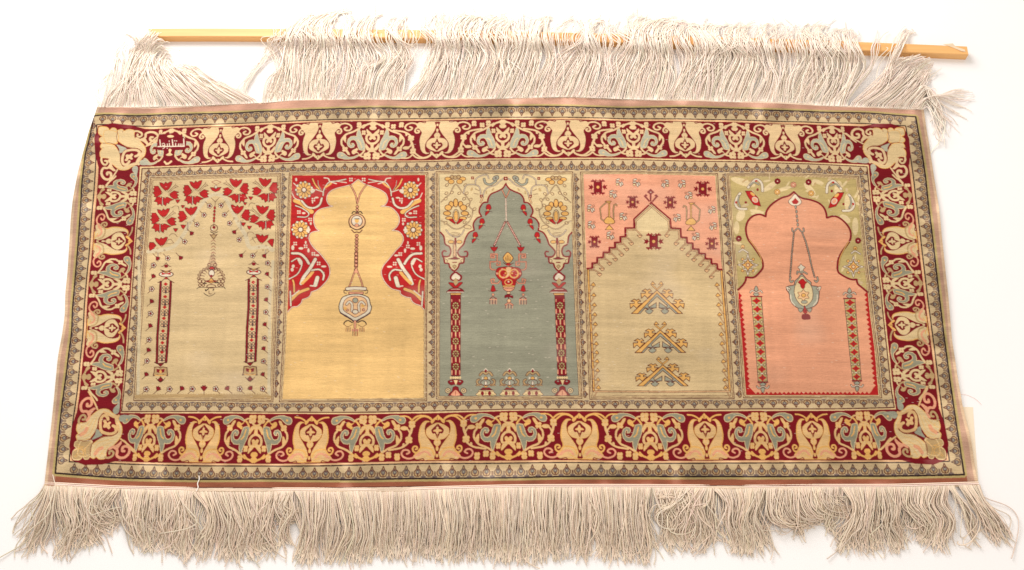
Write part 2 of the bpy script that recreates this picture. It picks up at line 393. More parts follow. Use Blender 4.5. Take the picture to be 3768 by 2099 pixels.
def run(side, cs, kinds, variant=None):
    ax = 0 if side in 'TB' else 1
    CUR.clear(); CUR.update(TONE[side])
    P = stripP(side)
    if ax == 0:
        yy = {'T': 520, 'B': 1612}[side]; us = [plan([[c, yy]])[0, 0] for c in cs]
    else:
        xx = {'L': 400, 'R': 3320}[side]; us = [plan([[xx, c]])[0, 1] for c in cs]
    for j, (u, kd) in enumerate(zip(us, kinds)):
        for sgn in (-1, 1):
            nb = j+sgn if (us[-1] > us[0]) else j-sgn
            end = nb < 0 or nb >= len(us)
            gap = NAT*.66 if end else abs(us[nb]-u)
            wide = gap > NAT*.88
            s = min(1.02, gap/(NAT*.84)) if not wide else gap/NAT
            if kd == 'B':
                core = B_CORE+B_LYRE if not (variant == 'text' and j == 0) else [('L', W1, "453,150 500,165 540,200", 'c', 34)]
                place(core+B_FOOT+B_SIDE+B_LEAF+B_DOT, XB, u, s if not end else .74, sgn, P)
                if not end:
                    place(B_STEM, XB, u, s, sgn, P)
                    if wide: place(X_WIDE, XB, u, s, sgn, P)
                else:
                    place([('L', W1, "720,740 800,690 900,600 960,560", 'c', 30)], XB, u, .8, sgn, P)
            else:
                place(A_HALF, XAt, u, s if not end else .9, sgn, P)
                if wide: place(A_ARM, XAt, u, s, sgn, P)
                else: place([('L', W2, "600,215 650,180 720,150 800,140", 'T', 26)], XAt, u, s, sgn, P)
run('T', [625, 808, 990, 1174, 1370, 1608, 1850, 2090.6, 2331, 2520, 2707, 2886, 3067], 'BABABABABABAB', 'text')
run('B', [547, 747, 940, 1142, 1350, 1609.5, 1871, 2133, 2393, 2597, 2801, 2993, 3187], 'BABABABABABAB')
run('L', [722, 888, 1047, 1207, 1388], 'BABAB')
run('R', [718, 889, 1044, 1196, 1385], 'BABAB')

# ---- corners of the main border (traced once on the upper left corner, laid into each corner by its own frame)
def corner(side_h, side_v):
    oc, ic = '3', '4'
    hx = LN[oc+side_h][0][0 if side_v == 'L' else -1]; O = np.array([hx, at(oc+side_h, hx)])
    ix = LN[ic+side_h][0][0 if side_v == 'L' else -1]; I = np.array([ix, at(ic+side_h, ix)])
    T = np.array([I[0], at(oc+side_h, I[0])]); L_ = np.array([at(oc+side_v, I[1]), I[1]])
    def M(p, q):
        p = p[:, None]; q = q[:, None]
        return O*(1-p)*(1-q)+T*p*(1-q)+L_*(1-p)*q+I*p*q
    tone = dict(T='x', c='C', g='x', l='L') if side_h == 'T' else dict(c='d')
    def dr(kind, d, col, w=0, both=True):
        col = tone.get(col, col)
        a = pts(d); a = smooth(a, kind == 'P', 3)
        p, q = (a[:, 0]-75)/665, (a[:, 1]-100)/635
        for sw in ((False, True) if both else (False,)):
            Q = M(q, p) if sw else M(p, q)
            if kind == 'P':
                fillP(Q, col)
                if col in ('T', 'x'): strokeP(Q, .0012, 'g' if col == 'x' else 'c', True)
            else: strokeP(Q, w/4.528*SC, col)
    # clear ground
    dr('P', "70,90 760,100 760,400 800,560 700,720 400,740 70,740", 'R', both=False)
    fillP(M(np.array([0, 1.07, 1.07, 1, 0.]), np.array([0, 0, .9, 1, 1.])), 'R'); fillP(M(np.array([0, 0, .9, 1, 1.]), np.array([0, 1.07, 1.07, 1, 0.])), 'R')
    bl = side_h == 'B'
    dr('P', "350,165 380,132 420,125 450,150 500,120 590,130 602,190 622,262 685,300 750,362 795,425 806,500 790,565 752,612 715,672 690,640 735,580 758,520 742,480 700,450 650,430 560,425 480,402 400,342 372,310", 'T' if not bl else 'x')
    if bl: dr('L', "430,190 470,250 520,270", 'p', 60)
    dr('L', "590,150 640,142 700,168 716,208 685,236 652,226 650,198", 'T', 34)
    dr('L', "640,262 712,292 770,240 770,180 830,148 905,160 958,215 955,280 895,302 850,285 848,240 878,238", 'c' if not bl else 'p', 42)
    dr('P', "700,270 760,250 800,300 825,340 812,372 770,335 700,292", 'c' if not bl else 'p')
    dr('L', "800,395 880,352 980,290 1060,235", 'c', 26)
    dr('P', "80,112 140,95 200,105 232,152 270,112 320,115 346,152 350,205 342,245 350,295 362,345 340,372 345,350 310,310 250,300 212,262 170,240 110,246 82,212", 'T')
    dr('P', "160,160 350,180 350,350 180,350", 'T', both=False); dr('L', "250,250 340,340", 'c', 18, both=False)
    for ln in ("120,130 170,170 230,190", "200,120 235,175 260,250", "120,280 190,250 240,230", "300,150 270,200 260,260", "430,190 470,260 560,310 660,350", "400,230 450,330 560,370 680,400", "500,150 540,220 620,300"): dr('L', ln, 'g', 7)
    dr('L', "352,160 349,205 341,245 352,300 376,342 480,400 560,425 650,430 702,452 742,482", 'R', 9)
    dr('L', "620,262 606,225 612,190 640,172", 'R', 8); dr('L', "520,200 560,190", 'g', 8); dr('L', "430,150 432,180", 'R', 7)
    dr('L', "470,510 505,482 585,462 665,465 712,498 692,550 655,568", 'c', 46)
    dr('P', "500,560 520,540 560,545 590,520 620,545 600,580 620,612 590,625 560,605 530,650 490,635 512,600", 'c', both=False)
    dr('P', "345,378 420,400 505,440 470,470 440,510 400,515 392,450", 'l', both=False)
    dr('L', "705,680 640,690 560,722 490,755", 'c', 34); dr('L', "690,660 720,700", 'c', 44, both=False)
    dr('P', "730,655 780,622 830,640 880,680 960,690 880,710 760,712", 'l')
for sh in 'TB':
    for sv in 'LR': corner(sh, sv)

# ---- woven name in the upper left of the border
TX = Pen(300, 380, 4)
TX.P("1140,470 1200,455 1300,450 1420,455 1500,500 1540,560 1530,660 1490,690 1130,690 1110,620", 'R')
TX.L("1130,640 1512,634", 17, 'z', False)
TX.L("1503,525 1508,634", 17, 'z', False)
for xx in (1478, 1452, 1427): TX.L("%d,600 %d,634" % (xx, xx), 12, 'z', False)
TX.L("1385,590 1385,634", 13, 'z', False); TX.O(1372, 556, 8, 'z'); TX.O(1398, 556, 8, 'z')
TX.L("1335,538 1346,640", 17, 'z', False)
TX.L("1292,592 1296,636", 13, 'z', False); TX.O(1290, 560, 8, 'z'); TX.O(1262, 664, 7, 'z'); TX.L("1262,600 1264,636", 12, 'z', False)
TX.L("1185,600 1212,592 1226,615 1205,630 1188,615", 11, 'z'); TX.L("1226,610 1222,650 1196,672", 11, 'z')
TX.L("1152,542 1162,635 1124,642", 15, 'z', False)
TX.O(1310, 490, 50, 'c', 20); TX.P("1280,690 1300,670 1325,690 1310,730 1340,760 1290,775 1240,760 1285,730", 'c')
# ================================================================ first panel: carnations over a pale arch, two columns
A = Pen(480, 620, 4); Bq = Pen(440, 960, 3.603); C = Pen(440, 1240, 3.603)
A.L("265,1225 450,1205 640,1150 780,980 880,800 1000,600 1130,440 1260,385 1390,440 1500,620 1580,800 1690,980 1760,1165 1950,1150 2090,1200", 62, 'v')
C.L("255,-1000 262,-500 255,0 245,400 240,790", 40, 'v', False); C.L("2030,-1000 1990,-500 1985,0 1980,790", 40, 'v', False)
C.L("220,790 1000,780 1990,800", 46, 'T', False)
for x in range(250, 1980, 34): C.P("%d,770 %d,750 %d,770" % (x, x+17, x+34), 'T', False)
FAN = {
 'top': "435,205 475,212 490,228 515,197 535,218 570,195 600,195 590,235 560,285 520,318 480,285 445,245",
 'lef': "345,265 400,265 455,350 440,370 380,408 345,405 355,380 328,352 352,330 333,300 350,290",
 'bl': "380,425 440,415 462,430 455,540 430,512 400,530 392,492 350,480 372,455",
 'br': "485,430 540,425 620,460 572,480 560,512 535,500 520,545 488,520",
 'rig': "580,370 640,330 705,350 670,368 702,388 680,408 702,430 640,442 590,402"}
def fan(dx, dy, mir, keys='top lef bl br rig lf'):
    pen = Pen(480+dx/4, 620+dy/4, 4, mirror=1020 if mir else None)
    for k in keys.split():
        if k == 'lf':
            pen.L("545,345 650,245", 8, 'b', False); pen.L("560,352 668,262", 6, 'b', False); pen.L("640,285 700,262 655,238 665,215", 6, 'b', False)
        else:
            a_ = pts(FAN[k]); c_ = a_.mean(0); pen.P(c_+(a_-c_)*1.13, 'r', False, 'b', 6)
    for x, y in ((525, 322), (460, 355), (440, 415), (505, 425), (565, 382)): pen.O(x, y, 10, 'c', None, 'b', 4)
    pen.L("468,425 466,540", 7, 'f', False, 'b', 4)
fan(0, 0, 0); fan(445, -10, 0); fan(1050, -35, 1); fan(1480, -48, 1); fan(-32, 400, 0); fan(1440, 355, 1)
fan(375, 375, 0, 'top lef'); fan(1070, 352, 1, 'top lef'); fan(-62, 825, 0, 'top'); fan(1435, 780, 1, 'top')
A.P("282,1090 340,1092 378,1135 350,1180 285,1215 270,1150", 'r', False, 'b', 6); A.P("2110,1040 2060,1040 2015,1075 2050,1115 2090,1160 2105,1100", 'r', False, 'b', 6)
for x, y, s in ((695, 480, 34), (772, 562, 28), (668, 910, 34), (780, 862, 40), (1772, 440, 32), (1690, 522, 26), (1752, 872, 34), (1662, 822, 36)):
    A.P([(x-s, y-s*.7), (x+s, y-s*.6), (x+s*.5, y+s*.2), (x, y+s*.9), (x-s*.6, y+s*.3)], 'r', False, 'b', 6)
A.L("608,580 650,552 700,560 715,610", 7, 'b'); A.L("570,1000 600,970 650,968 690,1010", 7, 'b'); A.L("1740,560 1770,510 1830,520", 7, 'b'); A.L("1715,1000 1735,940 1800,945 1820,970", 7, 'b')
A.L("520,1120 560,1050 600,1050 640,1100 540,1110", 6, 'b', False); A.L("1840,1100 1790,1020 1860,1010 1760,1060", 6, 'b', False)
A.P("1175,285 1225,287 1255,312 1285,287 1340,283 1310,332 1255,352 1205,330", 'r', False, 'b', 6)
A.L("1195,203 1260,178 1335,205 1268,245 1195,203", 7, 'm', False); A.O(1260, 278, 18, 'f', 24, 'b', 5)
A.L("1190,438 1250,497 1312,436", 8, 'b', False); A.L("1250,497 1246,560 1232,800 1220,860", 7, 'b', False)
for x, y in ((1242, 585), (1238, 635), (1235, 685), (1232, 735), (1230, 775)): A.O(x, y, 15, 'r', 20, 'b', 5)
def posy(pen, x, y, s=34, red=False, d=1, stem=True):
    if stem: pen.L([(x-d*s*1.7, y-s*1.7), (x-d*s*.5, y-s*.4)] if pen is A else [(x-d*s*1.5, y+s*1.6), (x, y+s*.3)], 8, 'b', False)
    if red:
        g_ = math.atan2(1.2, d*.9) if pen is A else math.atan2(-1.2, d*.8)
        fanp = [(x-s*.7*math.cos(g_), y-s*.7*math.sin(g_))]+[(x+s*(1.15 if i % 2 else .8)*math.cos(g_+(i-4)*.33), y+s*(1.15 if i % 2 else .8)*math.sin(g_+(i-4)*.33)) for i in range(9)]
        pen.P(fanp, 'm', False, 'b', 5)
    else:
        for t in range(5): pen.O(x+s*.66*math.cos(t*1.257), y+s*.66*math.sin(t*1.257), s*.36, 'z', None, 'b', 7)
        pen.O(x, y, s*.3, 'm')
for x, y, r_ in ((1165, 555, 0), (1085, 690, 0), (980, 830, 0), (895, 950, 1), (800, 1080, 0), (735, 1310, 1), (550, 1325, 0), (395, 1320, 1)): posy(A, x, y, 38, r_)
for x, y, r_ in ((1335, 550, 0), (1385, 685, 0), (1460, 810, 0), (1535, 930, 1), (1600, 1050, 0), (1635, 1275, 1), (1800, 1285, 0), (1975, 1280, 1)): posy(A, x, y, 38, r_, -1)
for i, (x, y) in enumerate(((450, 60), (442, 212), (425, 375), (420, 545), (410, 700), (400, 868), (390, 1045), (375, 1188), (360, 1325), (345, 1510))): posy(Bq, x, y, 36, i % 2 == 1)
for i, (x, y) in enumerate(((1962, 30), (1960, 182), (1958, 345), (1948, 522), (1938, 680), (1930, 850), (1920, 1025), (1915, 1172), (1908, 1335), (1905, 1515))): posy(Bq, x, y, 34, i % 2 == 1, -1)
for i, x in enumerate((350, 505, 660, 820, 965, 1120, 1275, 1435, 1595, 1740, 1900)):
    posy(C, x, 692, 38 if i != 5 else 46, i % 2 == 1, 0 if i == 5 else (1 if i < 5 else -1))
# hanging lamp of the first panel
A.O(1230, 880, 52, None, 50, 'b', 9); A.O(1230, 870, 24, 'm', 22); A.O(1205, 900, 14, 'f'); A.L("1180,935 1230,955 1285,935", 12, 'k')
A.P("1170,975 1225,1045 1278,972 1250,985 1225,965 1200,985", 'T', False, 'b', 7)
for i in range(8): A.L([(1190-4*(i % 2), 1075+i*44), (1222, 1055+i*44), (1250, 1078+i*44)], 8, 'b' if i % 2 else 'm')
for i in range(14):
    y = 1250+i*18; w = 18+i*5; A.L([(1205-w, y), (1205, y-8), (1205+w, y)], 6, 'b' if i % 3 else 'm')
A.O(1160, 1420, 26, None, 22, 'b', 7); A.O(1245, 1420, 26, None, 22, 'b', 7)
for a in range(11):
    t = math.pi*(a/10.0); x, y = 1215+165*math.cos(t), 235-150*math.sin(t)*.95
    Bq.L([(1215+95*math.cos(t), 235-95*math.sin(t)), (x, y)], 8, 'b', False); Bq.O(x, y, 20, None, 16, 'b', 7)
Bq.P("1185,110 1225,75 1262,110", 'r', True, 'b', 7); Bq.O(1220, 165, 38, 'f', 45, 'b', 8); Bq.O(1215, 205, 20, 'm')
Bq.P("1140,270 1185,262 1215,225 1250,262 1290,270 1215,300", 'g', False, 'b', 8); Bq.L("1150,272 1280,272", 14, 'm', False)
for x in (1065, 1110, 1320, 1365): Bq.O(x, 275, 26, None, 22, 'b', 8); Bq.O(x, 325, 18, None, 16, 'b', 8)
Bq.L("1115,300 1150,300", 14, 'k', False); Bq.L("1265,290 1310,290", 14, 'k', False)
Bq.L("1025,372 1050,355 1390,352 1400,372", 9, 'k', False); Bq.O(1215, 340, 60, None, 22, 'b', 8)
Bq.L("1140,385 1145,400 1180,372", 14, 'k'); Bq.L("1250,375 1240,395", 14, 'k', False); Bq.L("1118,430 1150,455 1190,470 1240,452 1265,430", 9, 'k'); Bq.L("1185,400 1190,440 1225,440", 8, 'b')
# columns of the first panel
def col1(L_, R_, xs, ys, cap, foot):
    fx = lambda s, y: np.interp(y, pts(s)[:, 1], pts(s)[:, 0])
    Bq.L(L_, 14, 'm', False, 'b', 8); Bq.L(R_, 14, 'm', False, 'b', 8)
    for i, y in enumerate(ys):
        x = (fx(L_, y)+fx(R_, y))/2
        Bq.P([(x-30, y), (x, y-24), (x+30, y), (x, y+26)], 'r', False)
        if i < len(ys):
            yy = y+72
            for sx in (-1, 1):
                for sy in (-1, 1): Bq.O(x+sx*24, yy+sy*22, 18, 'h', 16, 'i', 7)
            Bq.L([(x, yy-10), (x, yy+50)], 11, 'i', False); Bq.O(x, yy+35, 20, 'i', 12)
    x, y = cap
    Bq.L([(x-110, y+45), (x-62, y+28), (x, y-25), (x+62, y+28), (x+105, y+45)], 10, 'b', False); Bq.P([(x-34, y), (x, y-30), (x+34, y)], 'r', False, 'b', 6)
    Bq.O(x, y-65, 95, 'f', 36, 'b', 9); Bq.P([(x-60, y-90), (x, y-75), (x+60, y-90), (x+60, y-55), (x, y-70), (x-60, y-55)], 'r', False); Bq.P([(x-75, y-125), (x, y-100), (x+75, y-125), (x, y-80)], 'g', False, 'b', 7)
    Bq.L([(x-65, y-165), (x-40, y-170), (x, y-215), (x+40, y-170), (x+65, y-165)], 8, 'b', False); Bq.O(x, y-172, 26, 'm', 22)
    x, y = foot
    C.L([(x-78, y-110), (x-45, y-95), (x+30, y-100), (x+85, y-118)], 14, 'b', False); C.P([(x-40, y-92), (x+38, y-92), (x, y-52)], 'm', False, 'b', 6)
    C.P([(x-80, y-45), (x-30, y-50), (x, y-35), (x+30, y-50), (x+85, y-40), (x+88, y), (x+95, y+70), (x+40, y+55), (x, y+75), (x-40, y+55), (x-100, y+70), (x-85, y+20)], 'T', False, 'b', 8)
    C.P([(x-55, y-25), (x, y-12), (x+55, y-25), (x+50, y+20), (x, y+35), (x-50, y+20)], 'm', False); C.O(x, y+15, 16, 'g', 24); C.L([(x-70, y+60), (x, y+68), (x+70, y+60)], 12, 'g')
    C.P([(x-34, y+120), (x, y+85), (x+34, y+120), (x, y+150)], 'm', False, 'b', 7); C.L([(x-60, y+100), (x-35, y+130), (x, y+155), (x+35, y+130), (x+60, y+100)], 8, 'b')
col1("545,280 530,600 500,1000 490,1348", "680,280 665,600 640,1000 613,1340", 0, (310, 475, 615, 762, 930, 1085, 1210), (618, 245), (540, 445))
col1("1713,250 1710,600 1690,900 1680,1330", "1833,250 1830,600 1813,1000 1800,1330", 0, (285, 440, 595, 742, 905, 1052, 1190), (1778, 215), (1730, 440))

# ================================================================ second panel: crimson spandrels, yellow niche
D = Pen(1000, 620, 4); E = Pen(1000, 930, 4)
P2 = PQ[1]
fillP(P2, 'y')
r2 = "1275,160 1340,212 1400,240 1500,275 1590,310 1670,362 1700,420 1702,480 1662,538 1608,556"
r2b = "1608,556 1700,560 1770,582 1840,650 1875,720 1872,800 1832,870 1772,912"
r2c = "1772,912 1860,925 1920,982 1937,1050 1902,1130 1830,1205 1760,1290 1690,1370 1640,1432 1612,1520 1632,1610 1682,1692 1760,1765 1850,1792 1890,1802"
r2d = "1890,1802 1900,1850 1980,1892 2040,1900"; r2e = "2040,1900 2062,1952 2110,1992 2190,2022 2238,2075"
l2 = "1275,160 1230,192 1180,232 1080,262 960,292 870,332 820,392 808,460 838,530 897,556"
l2b = "897,556 742,588 668,632 620,702 620,800 650,880 702,922"
l2c = "702,922 640,930 580,952 550,1000 560,1080 620,1172 700,1245 780,1342 840,1434 856,1530 832,1620 760,1712 680,1782 580,1822"
l2d = "580,1822 570,1862 530,1902 450,1932"; l2e = "450,1932 430,1982 370,2032 300,2042 235,2112"
def cat(*s): return np.vstack([smooth(pts(q)) for q in s])
RB, LB = cat(r2, r2b, r2c, r2d, r2e), cat(l2, l2b, l2c, l2d, l2e)
fillP(D.M(np.vstack([RB, [[2252, 2075], [2256, 100], [300, 105], [232, 2112]], LB[::-1]])), 'r')
for s in (RB, LB):
    q = D.M(s); strokeP(q, 19/4*SC, 'b'); strokeP(q, 11/4*SC, 'w')
def both(mir, f):
    f(Pen(1000, 620, 4)); f(Pen(1000, 620, 4, mirror=mir))
def flower(pen, x, y, R=120, n=14):
    pen.P([(x+(R+(10 if i % 2 else -6))*math.cos(i*math.pi/n), y+(R+(10 if i % 2 else -6))*math.sin(i*math.pi/n)) for i in range(2*n)], 'f', True, 'b', 6)
    for i in range(n):
        t = 2*math.pi*i/n; pen.O(x+R*.62*math.cos(t), y+R*.62*math.sin(t), R*.34, 'g', R*.19, 'b', 6, a=t)
    pen.O(x, y, R*.26, 'f', None, 'b', 7); pen.O(x, y, R*.1, 'w')
def sp2(p):
    flower(p, 475, 318, 126, 11); p.P("590,300 640,320 610,360 570,350", 'f')
    flower(p, 425, 905, 130, 11); p.P("535,880 570,905 540,940 505,930", 'f')
    p.L("345,475 440,520 520,590 585,640", 68, 'g', True, 'b', 6); p.L("300,365 340,440 420,470", 13, 'f')
    p.L("735,440 705,530 620,582 520,565 440,480", 29, 'f', True, 'b', 6); p.L("350,550 440,585 525,640 545,680 500,718 380,715", 16, 'f', True, 'b', 6)
    p.L("755,400 765,320 800,250 855,200 950,188 1090,160", 16, 'f', True, 'b', 5); p.L("790,280 850,240 880,210", 29, 'g'); p.L("770,140 830,150 850,190", 18, 'f'); p.L("950,190 1100,210", 13, 'f', False); p.L("880,205 950,225", 16, 'f', False)
    p.L("650,312 750,345", 16, 'f', False); p.L("600,155 640,240 700,310", 21, 'g', True, 'b', 5); p.L("680,180 690,250 730,320", 10, 'l'); p.L("320,215 375,270", 13, 'f', False)
    for x, y in ((1165, 165), (612, 460), (400, 645), (565, 755), (345, 1110), (500, 1150), (612, 1260), (690, 1400)):
        for sx in (-1, 1):
            for sy in (-1, 1): p.O(x+sx*15, y+sy*15, 12, 'f')
    for x, y, rx, ry in ((360, 165, 14, 26), (660, 430, 30, 12), (470, 660, 26, 14), (310, 1170, 22, 36), (430, 1180, 36, 18), (540, 1210, 16, 32), (670, 1280, 30, 14), (575, 815, 14, 22), (765, 1445, 40, 14), (600, 500, 10, 20), (500, 1095, 12, 24)): p.O(x, y, rx, 'f', ry)
    p.L("300,1250 420,1262 500,1330 545,1400", 35, 'f', True, 'b', 6); p.L("640,1340 560,1480 470,1600 430,1695", 48, 'f', True, 'b', 6); p.L("450,1690 540,1600 600,1530", 45, 'g'); p.L("590,1500 700,1490 765,1560 755,1640", 24, 'f', True, 'b', 6)
    p.L("290,1372 380,1325 440,1370 430,1460 370,1560 250,1630", 17, 'f', True, 'b', 5); p.L("400,1340 430,1400", 48, 'f', False)
    for x, y in ((300, 1490), (315, 1440)): p.O(x, y, 22, 'f', 26)
    p.L("310,1645 325,1700 330,1820", 24, 'g', True, 'b', 5); p.L("285,1935 400,1830 535,1775", 43, 'g', True, 'b', 5); p.L("300,1880 400,1800", 18, 'f'); p.L("272,1812 280,2020", 21, 'f', False, 'b', 4)
    p.L("672,1610 640,1720", 57, 'f', True, 'b', 6); p.L("570,1728 640,1735", 21, 'f')
both((2520, -0.015), sp2)
# chain, medallion and lamp
D.L("1160,245 1200,320 1235,400 1258,520", 13, 'p', True, 'b', 6); D.L("1392,240 1340,310 1290,400 1258,520", 13, 'p', True, 'b', 6)
for y in (565, 610, 655): D.O(1257, y, 19, 'p', None, 'b', 8)
D.L("1180,665 1205,635 1255,650 1305,635 1332,665", 16, 'k')
D.O(1255, 785, 122, 'h', 118, 'b', 11); D.O(1252, 775, 82, 'f', 82, 'b', 9); D.O(1252, 770, 30, 'g', 34); D.O(1205, 780, 16, 'w'); D.O(1300, 780, 16, 'w'); D.L("1220,742 1285,742", 13, 'k', False)
D.L("1150,860 1200,885 1250,905 1310,880 1350,850", 15, 'k'); D.O(1250, 838, 30, 'p', 26, 'b', 5); D.L("1175,905 1215,945 1250,935 1290,945 1330,905", 15, 'b')
for i in range(11): D.O(1250-i*1.1, 992+i*50, 24, 'p', 22, 'b', 9); D.O(1250-i*1.1, 992+i*50, 7, 'k')
for y in (272, 325, 378): pass
for y in range(20, 200, 54): E.O(1242, y, 24, 'p', 22, 'b', 9)
E.L("1242,225 1200,330 1165,430 1130,515", 12, 'p', True, 'b', 6); E.L("1242,225 1285,340 1320,430 1342,515", 12, 'p', True, 'b', 6); E.O(1242, 270, 20, 'p', 34)
E.L("1110,530 1230,520 1370,530", 44, 'f', True, 'b', 8); E.L("1110,560 1065,552 1065,590 1095,596", 11, 'k'); E.L("1365,560 1408,552 1405,590 1375,596", 11, 'k')
E.L("1150,592 1330,592", 30, 'p', False, 'b', 7)
E.P("1170,610 1300,610 1420,660 1452,760 1468,800 1440,880 1340,950 1270,985 1225,1010 1180,985 1100,930 1010,880 988,800 1005,720 1050,650", 'f', True, 'k', 9)
E.P("1180,640 1290,640 1380,680 1410,780 1390,860 1300,920 1225,950 1150,910 1060,850 1050,760 1090,680", 'h', True, 'b', 7)
E.L("1010,885 1080,930 1160,975 1205,1015", 22, 'i'); E.L("1445,885 1380,930 1300,975 1250,1015", 22, 'i')
E.L("1100,760 1140,720 1180,760 1180,860", 26, 'f', True, 'b', 6); E.L("1365,760 1320,720 1280,760 1285,860", 26, 'f', True, 'b', 6); E.O(1228, 700, 40, 'l', 38, 'b', 7); E.O(1228, 870, 44, 'f', 34, 'b', 8)
E.O(1110, 845, 18, 'p', None, 'b', 6); E.O(1350, 840, 18, 'p', None, 'b', 6); E.O(1340, 780, 24, 'g'); E.O(1080, 820, 24, 'g')
E.L("1225,1010 1225,1100", 26, 'p', False, 'b', 6)
for s in (-1, 1):
    E.L([(1225+s*40, 1030), (1225+s*100, 1000), (1225+s*150, 1020), (1225+s*165, 1050)], 16, 'k'); E.L([(1225+s*165, 1055), (1225+s*110, 1092), (1225+s*40, 1060)], 8, 'b'); E.O(1225+s*95, 1045, 44, 'y', 30)
    for i in range(4): E.L([(1225+s*(70+i*20), 1105), (1225+s*(72+i*20), 1162)], 8, 'm' if i % 2 else 'i', False)
for i in range(4): E.L([(1195+i*22, 1130), (1192+i*22, 1225)], 9, 'm' if i % 2 else 'i', False); 
E.L("1190,1140 1262,1140", 40, 'p', False); 
for i in range(4): E.L([(1194+i*22, 1130), (1192+i*22, 1225)], 8, 'm' if i % 2 else 'i', False)

# ================================================================ third panel: cream spandrels, slate niche, columns
F = Pen(1560, 620, 4)
arch = "1200,222 1250,295 1330,340 1420,378 1465,440 1475,498"
archb = "1475,498 1540,508 1590,575 1602,640 1570,705"
archc = "1570,705 1640,735 1692,815 1682,908"
archd = "1682,908 1760,945 1812,1030 1842,1115 1902,1180 1932,1235 1895,1295 1830,1300"
arche = "1830,1300 1838,1345 1848,1390 1905,1400 1925,1455 1985,1512 2048,1458 2066,1402 2120,1394 2132,1345 2140,1300"
archf = "2140,1300 2060,1290 2030,1222 2052,1150 2112,1110 2130,1000 2178,938"
AR = cat(arch, archb, archc, archd, arche, archf)
def niche3(pen, edge):
    q = pen.M(np.vstack([AR, edge])); fillP(q, 'D')
    s = pen.M(AR); strokeP(s, 24/4*SC, 'm')
R3 = Pen(1560, 620, 4); L3 = Pen(1560, 620, 4, mirror=(2404, 0.018))
niche3(R3, [[2170, 85], [1198, 85]]); niche3(L3, [[2180, 85], [1198, 85]])
def sp3(p):
    p.L("1795,1300 1782,1250 1800,1222 1830,1225", 24, 'm'); p.L("2150,1300 2158,1240 2128,1210 2100,1222", 24, 'm')
    p.L("1800,1290 1850,1310 1900,1300", 20, 'm'); p.L("2050,1290 2100,1300 2150,1290", 20, 'm')
    x = 1945
    for dx, dy, rx, ry in ((0, -130, 34, 62), (-72, -108, 34, 46), (68, -108, 34, 46), (-112, -60, 50, 42), (112, -60, 50, 42), (-130, 22, 55, 32), (130, 22, 55, 32), (-100, 92, 55, 24), (100, 92, 55, 24)):
        p.O(x+dx, 640+dy, rx, 'g', ry, 'b', 8)
    for dx in (-58, 58): p.P([(x+dx-48, 752), (x+dx+48, 752), (x+dx*.3+10, 812), (x+dx*.4-10, 812)], 'r', True, 'b', 6)
    p.O(x, 700, 46, 'D', 98, 'b', 7); p.O(x, 700, 30, 'g', 78, 'b', 5)
    for dx, dy, rx, ry in ((-110, 160, 46, 28), (110, 160, 46, 28), (-62, 200, 44, 34), (62, 200, 44, 34), (0, 140, 34, 28), (-50, 130, 28, 26), (50, 130, 28, 26)): p.O(x+dx, dy, rx, 'g' if dy > 150 else 'T', ry, 'b', 7)
    p.L("1720,445 1745,560 1700,610 1712,700 1755,780 1830,845 1890,880 1950,890 2010,870 2100,800 2165,770", 9, 't', True, 'b', 4)
    p.L("1745,470 1800,400 1850,350 1905,270 1945,240 1985,290 2030,380 2100,440 2160,500", 8, 't', True, 'b', 4)
    for X, Y in ((1725, 460), (1820, 450), (1780, 370), (1890, 370), (2080, 370), (2000, 360), (2090, 450), (1670, 600), (1770, 540), (1755, 700), (1790, 860), (1820, 790), (2100, 800), (2070, 250), (1800, 250)):
        p.O(X, Y, 26, 'x', 18, 'b', 6, a=.6)
    p.P("1730,850 1800,830 1830,870 1740,890", 'x', True, 'b', 6)
    p.L("1545,420 1530,360 1480,290 1360,250 1300,200 1240,150", 9, 'f', True, 'b', 5); p.L("1575,420 1580,320 1610,262 1700,240 1790,260 1830,370", 9, 'f', True, 'b', 5)
    p.L("1650,230 1640,160 1560,110 1480,100 1455,150", 10, 'f', True, 'b', 5)
    p.O(1350, 145, 50, 'l', 34, 'i', 8, a=.5); p.L("1350,190 1430,240 1500,220 1520,160", 26, 'l', True, 'i', 6); p.O(1350, 145, 16, 'G')
    for X, Y, R_ in ((1202, 150, 26), (1565, 410, 21), (1690, 145, 20)):
        for t in range(4): p.O(X+R_*.75*math.cos(t*1.571+.78), Y+R_*.75*math.sin(t*1.571+.78), R_*.6, 'm')
        p.O(X, Y, R_*.4, 'c')
    p.L("1550,430 1580,500", 18, 'h', True, 'b', 5); p.L("1700,300 1712,320", 34, 'T', False); p.L("1385,300 1400,320", 26, 'T', False); p.L("1490,340 1492,370", 20, 'T', False); p.L("1600,330 1660,300", 8, 'b', False); p.L("1610,380 1680,372", 8, 'b', False)
    for X, Y in ((1462, 580), (1562, 785), (1665, 985)):
        p.P([(X-38, Y+10), (X-25, Y-40), (X, Y-52), (X+28, Y-38), (X+38, Y+12), (X, Y+32)], 'r', True, 'b', 6); p.P([(X-15, Y+45), (X+45, Y+60), (X+48, Y+115), (X+10, Y+80)], 'r', True, 'b', 5); p.O(X+10, Y+30, 12, 'g'); p.L([(X-50, Y+60), (X, Y+45), (X+60, Y+55)], 7, 'i')
    p.L("1975,1090 1975,1290", 40, 'h', False, 'b', 6); p.L("1960,1060 1960,1290", 6, 'b', False); p.L("1985,1060 1985,1290", 6, 'b', False); p.L("1960,1030 1962,1110", 30, 'm', False)
    p.O(1905, 1080, 42, 'g', 26, 'b', 6); p.O(2025, 1080, 42, 'g', 26, 'b', 6)
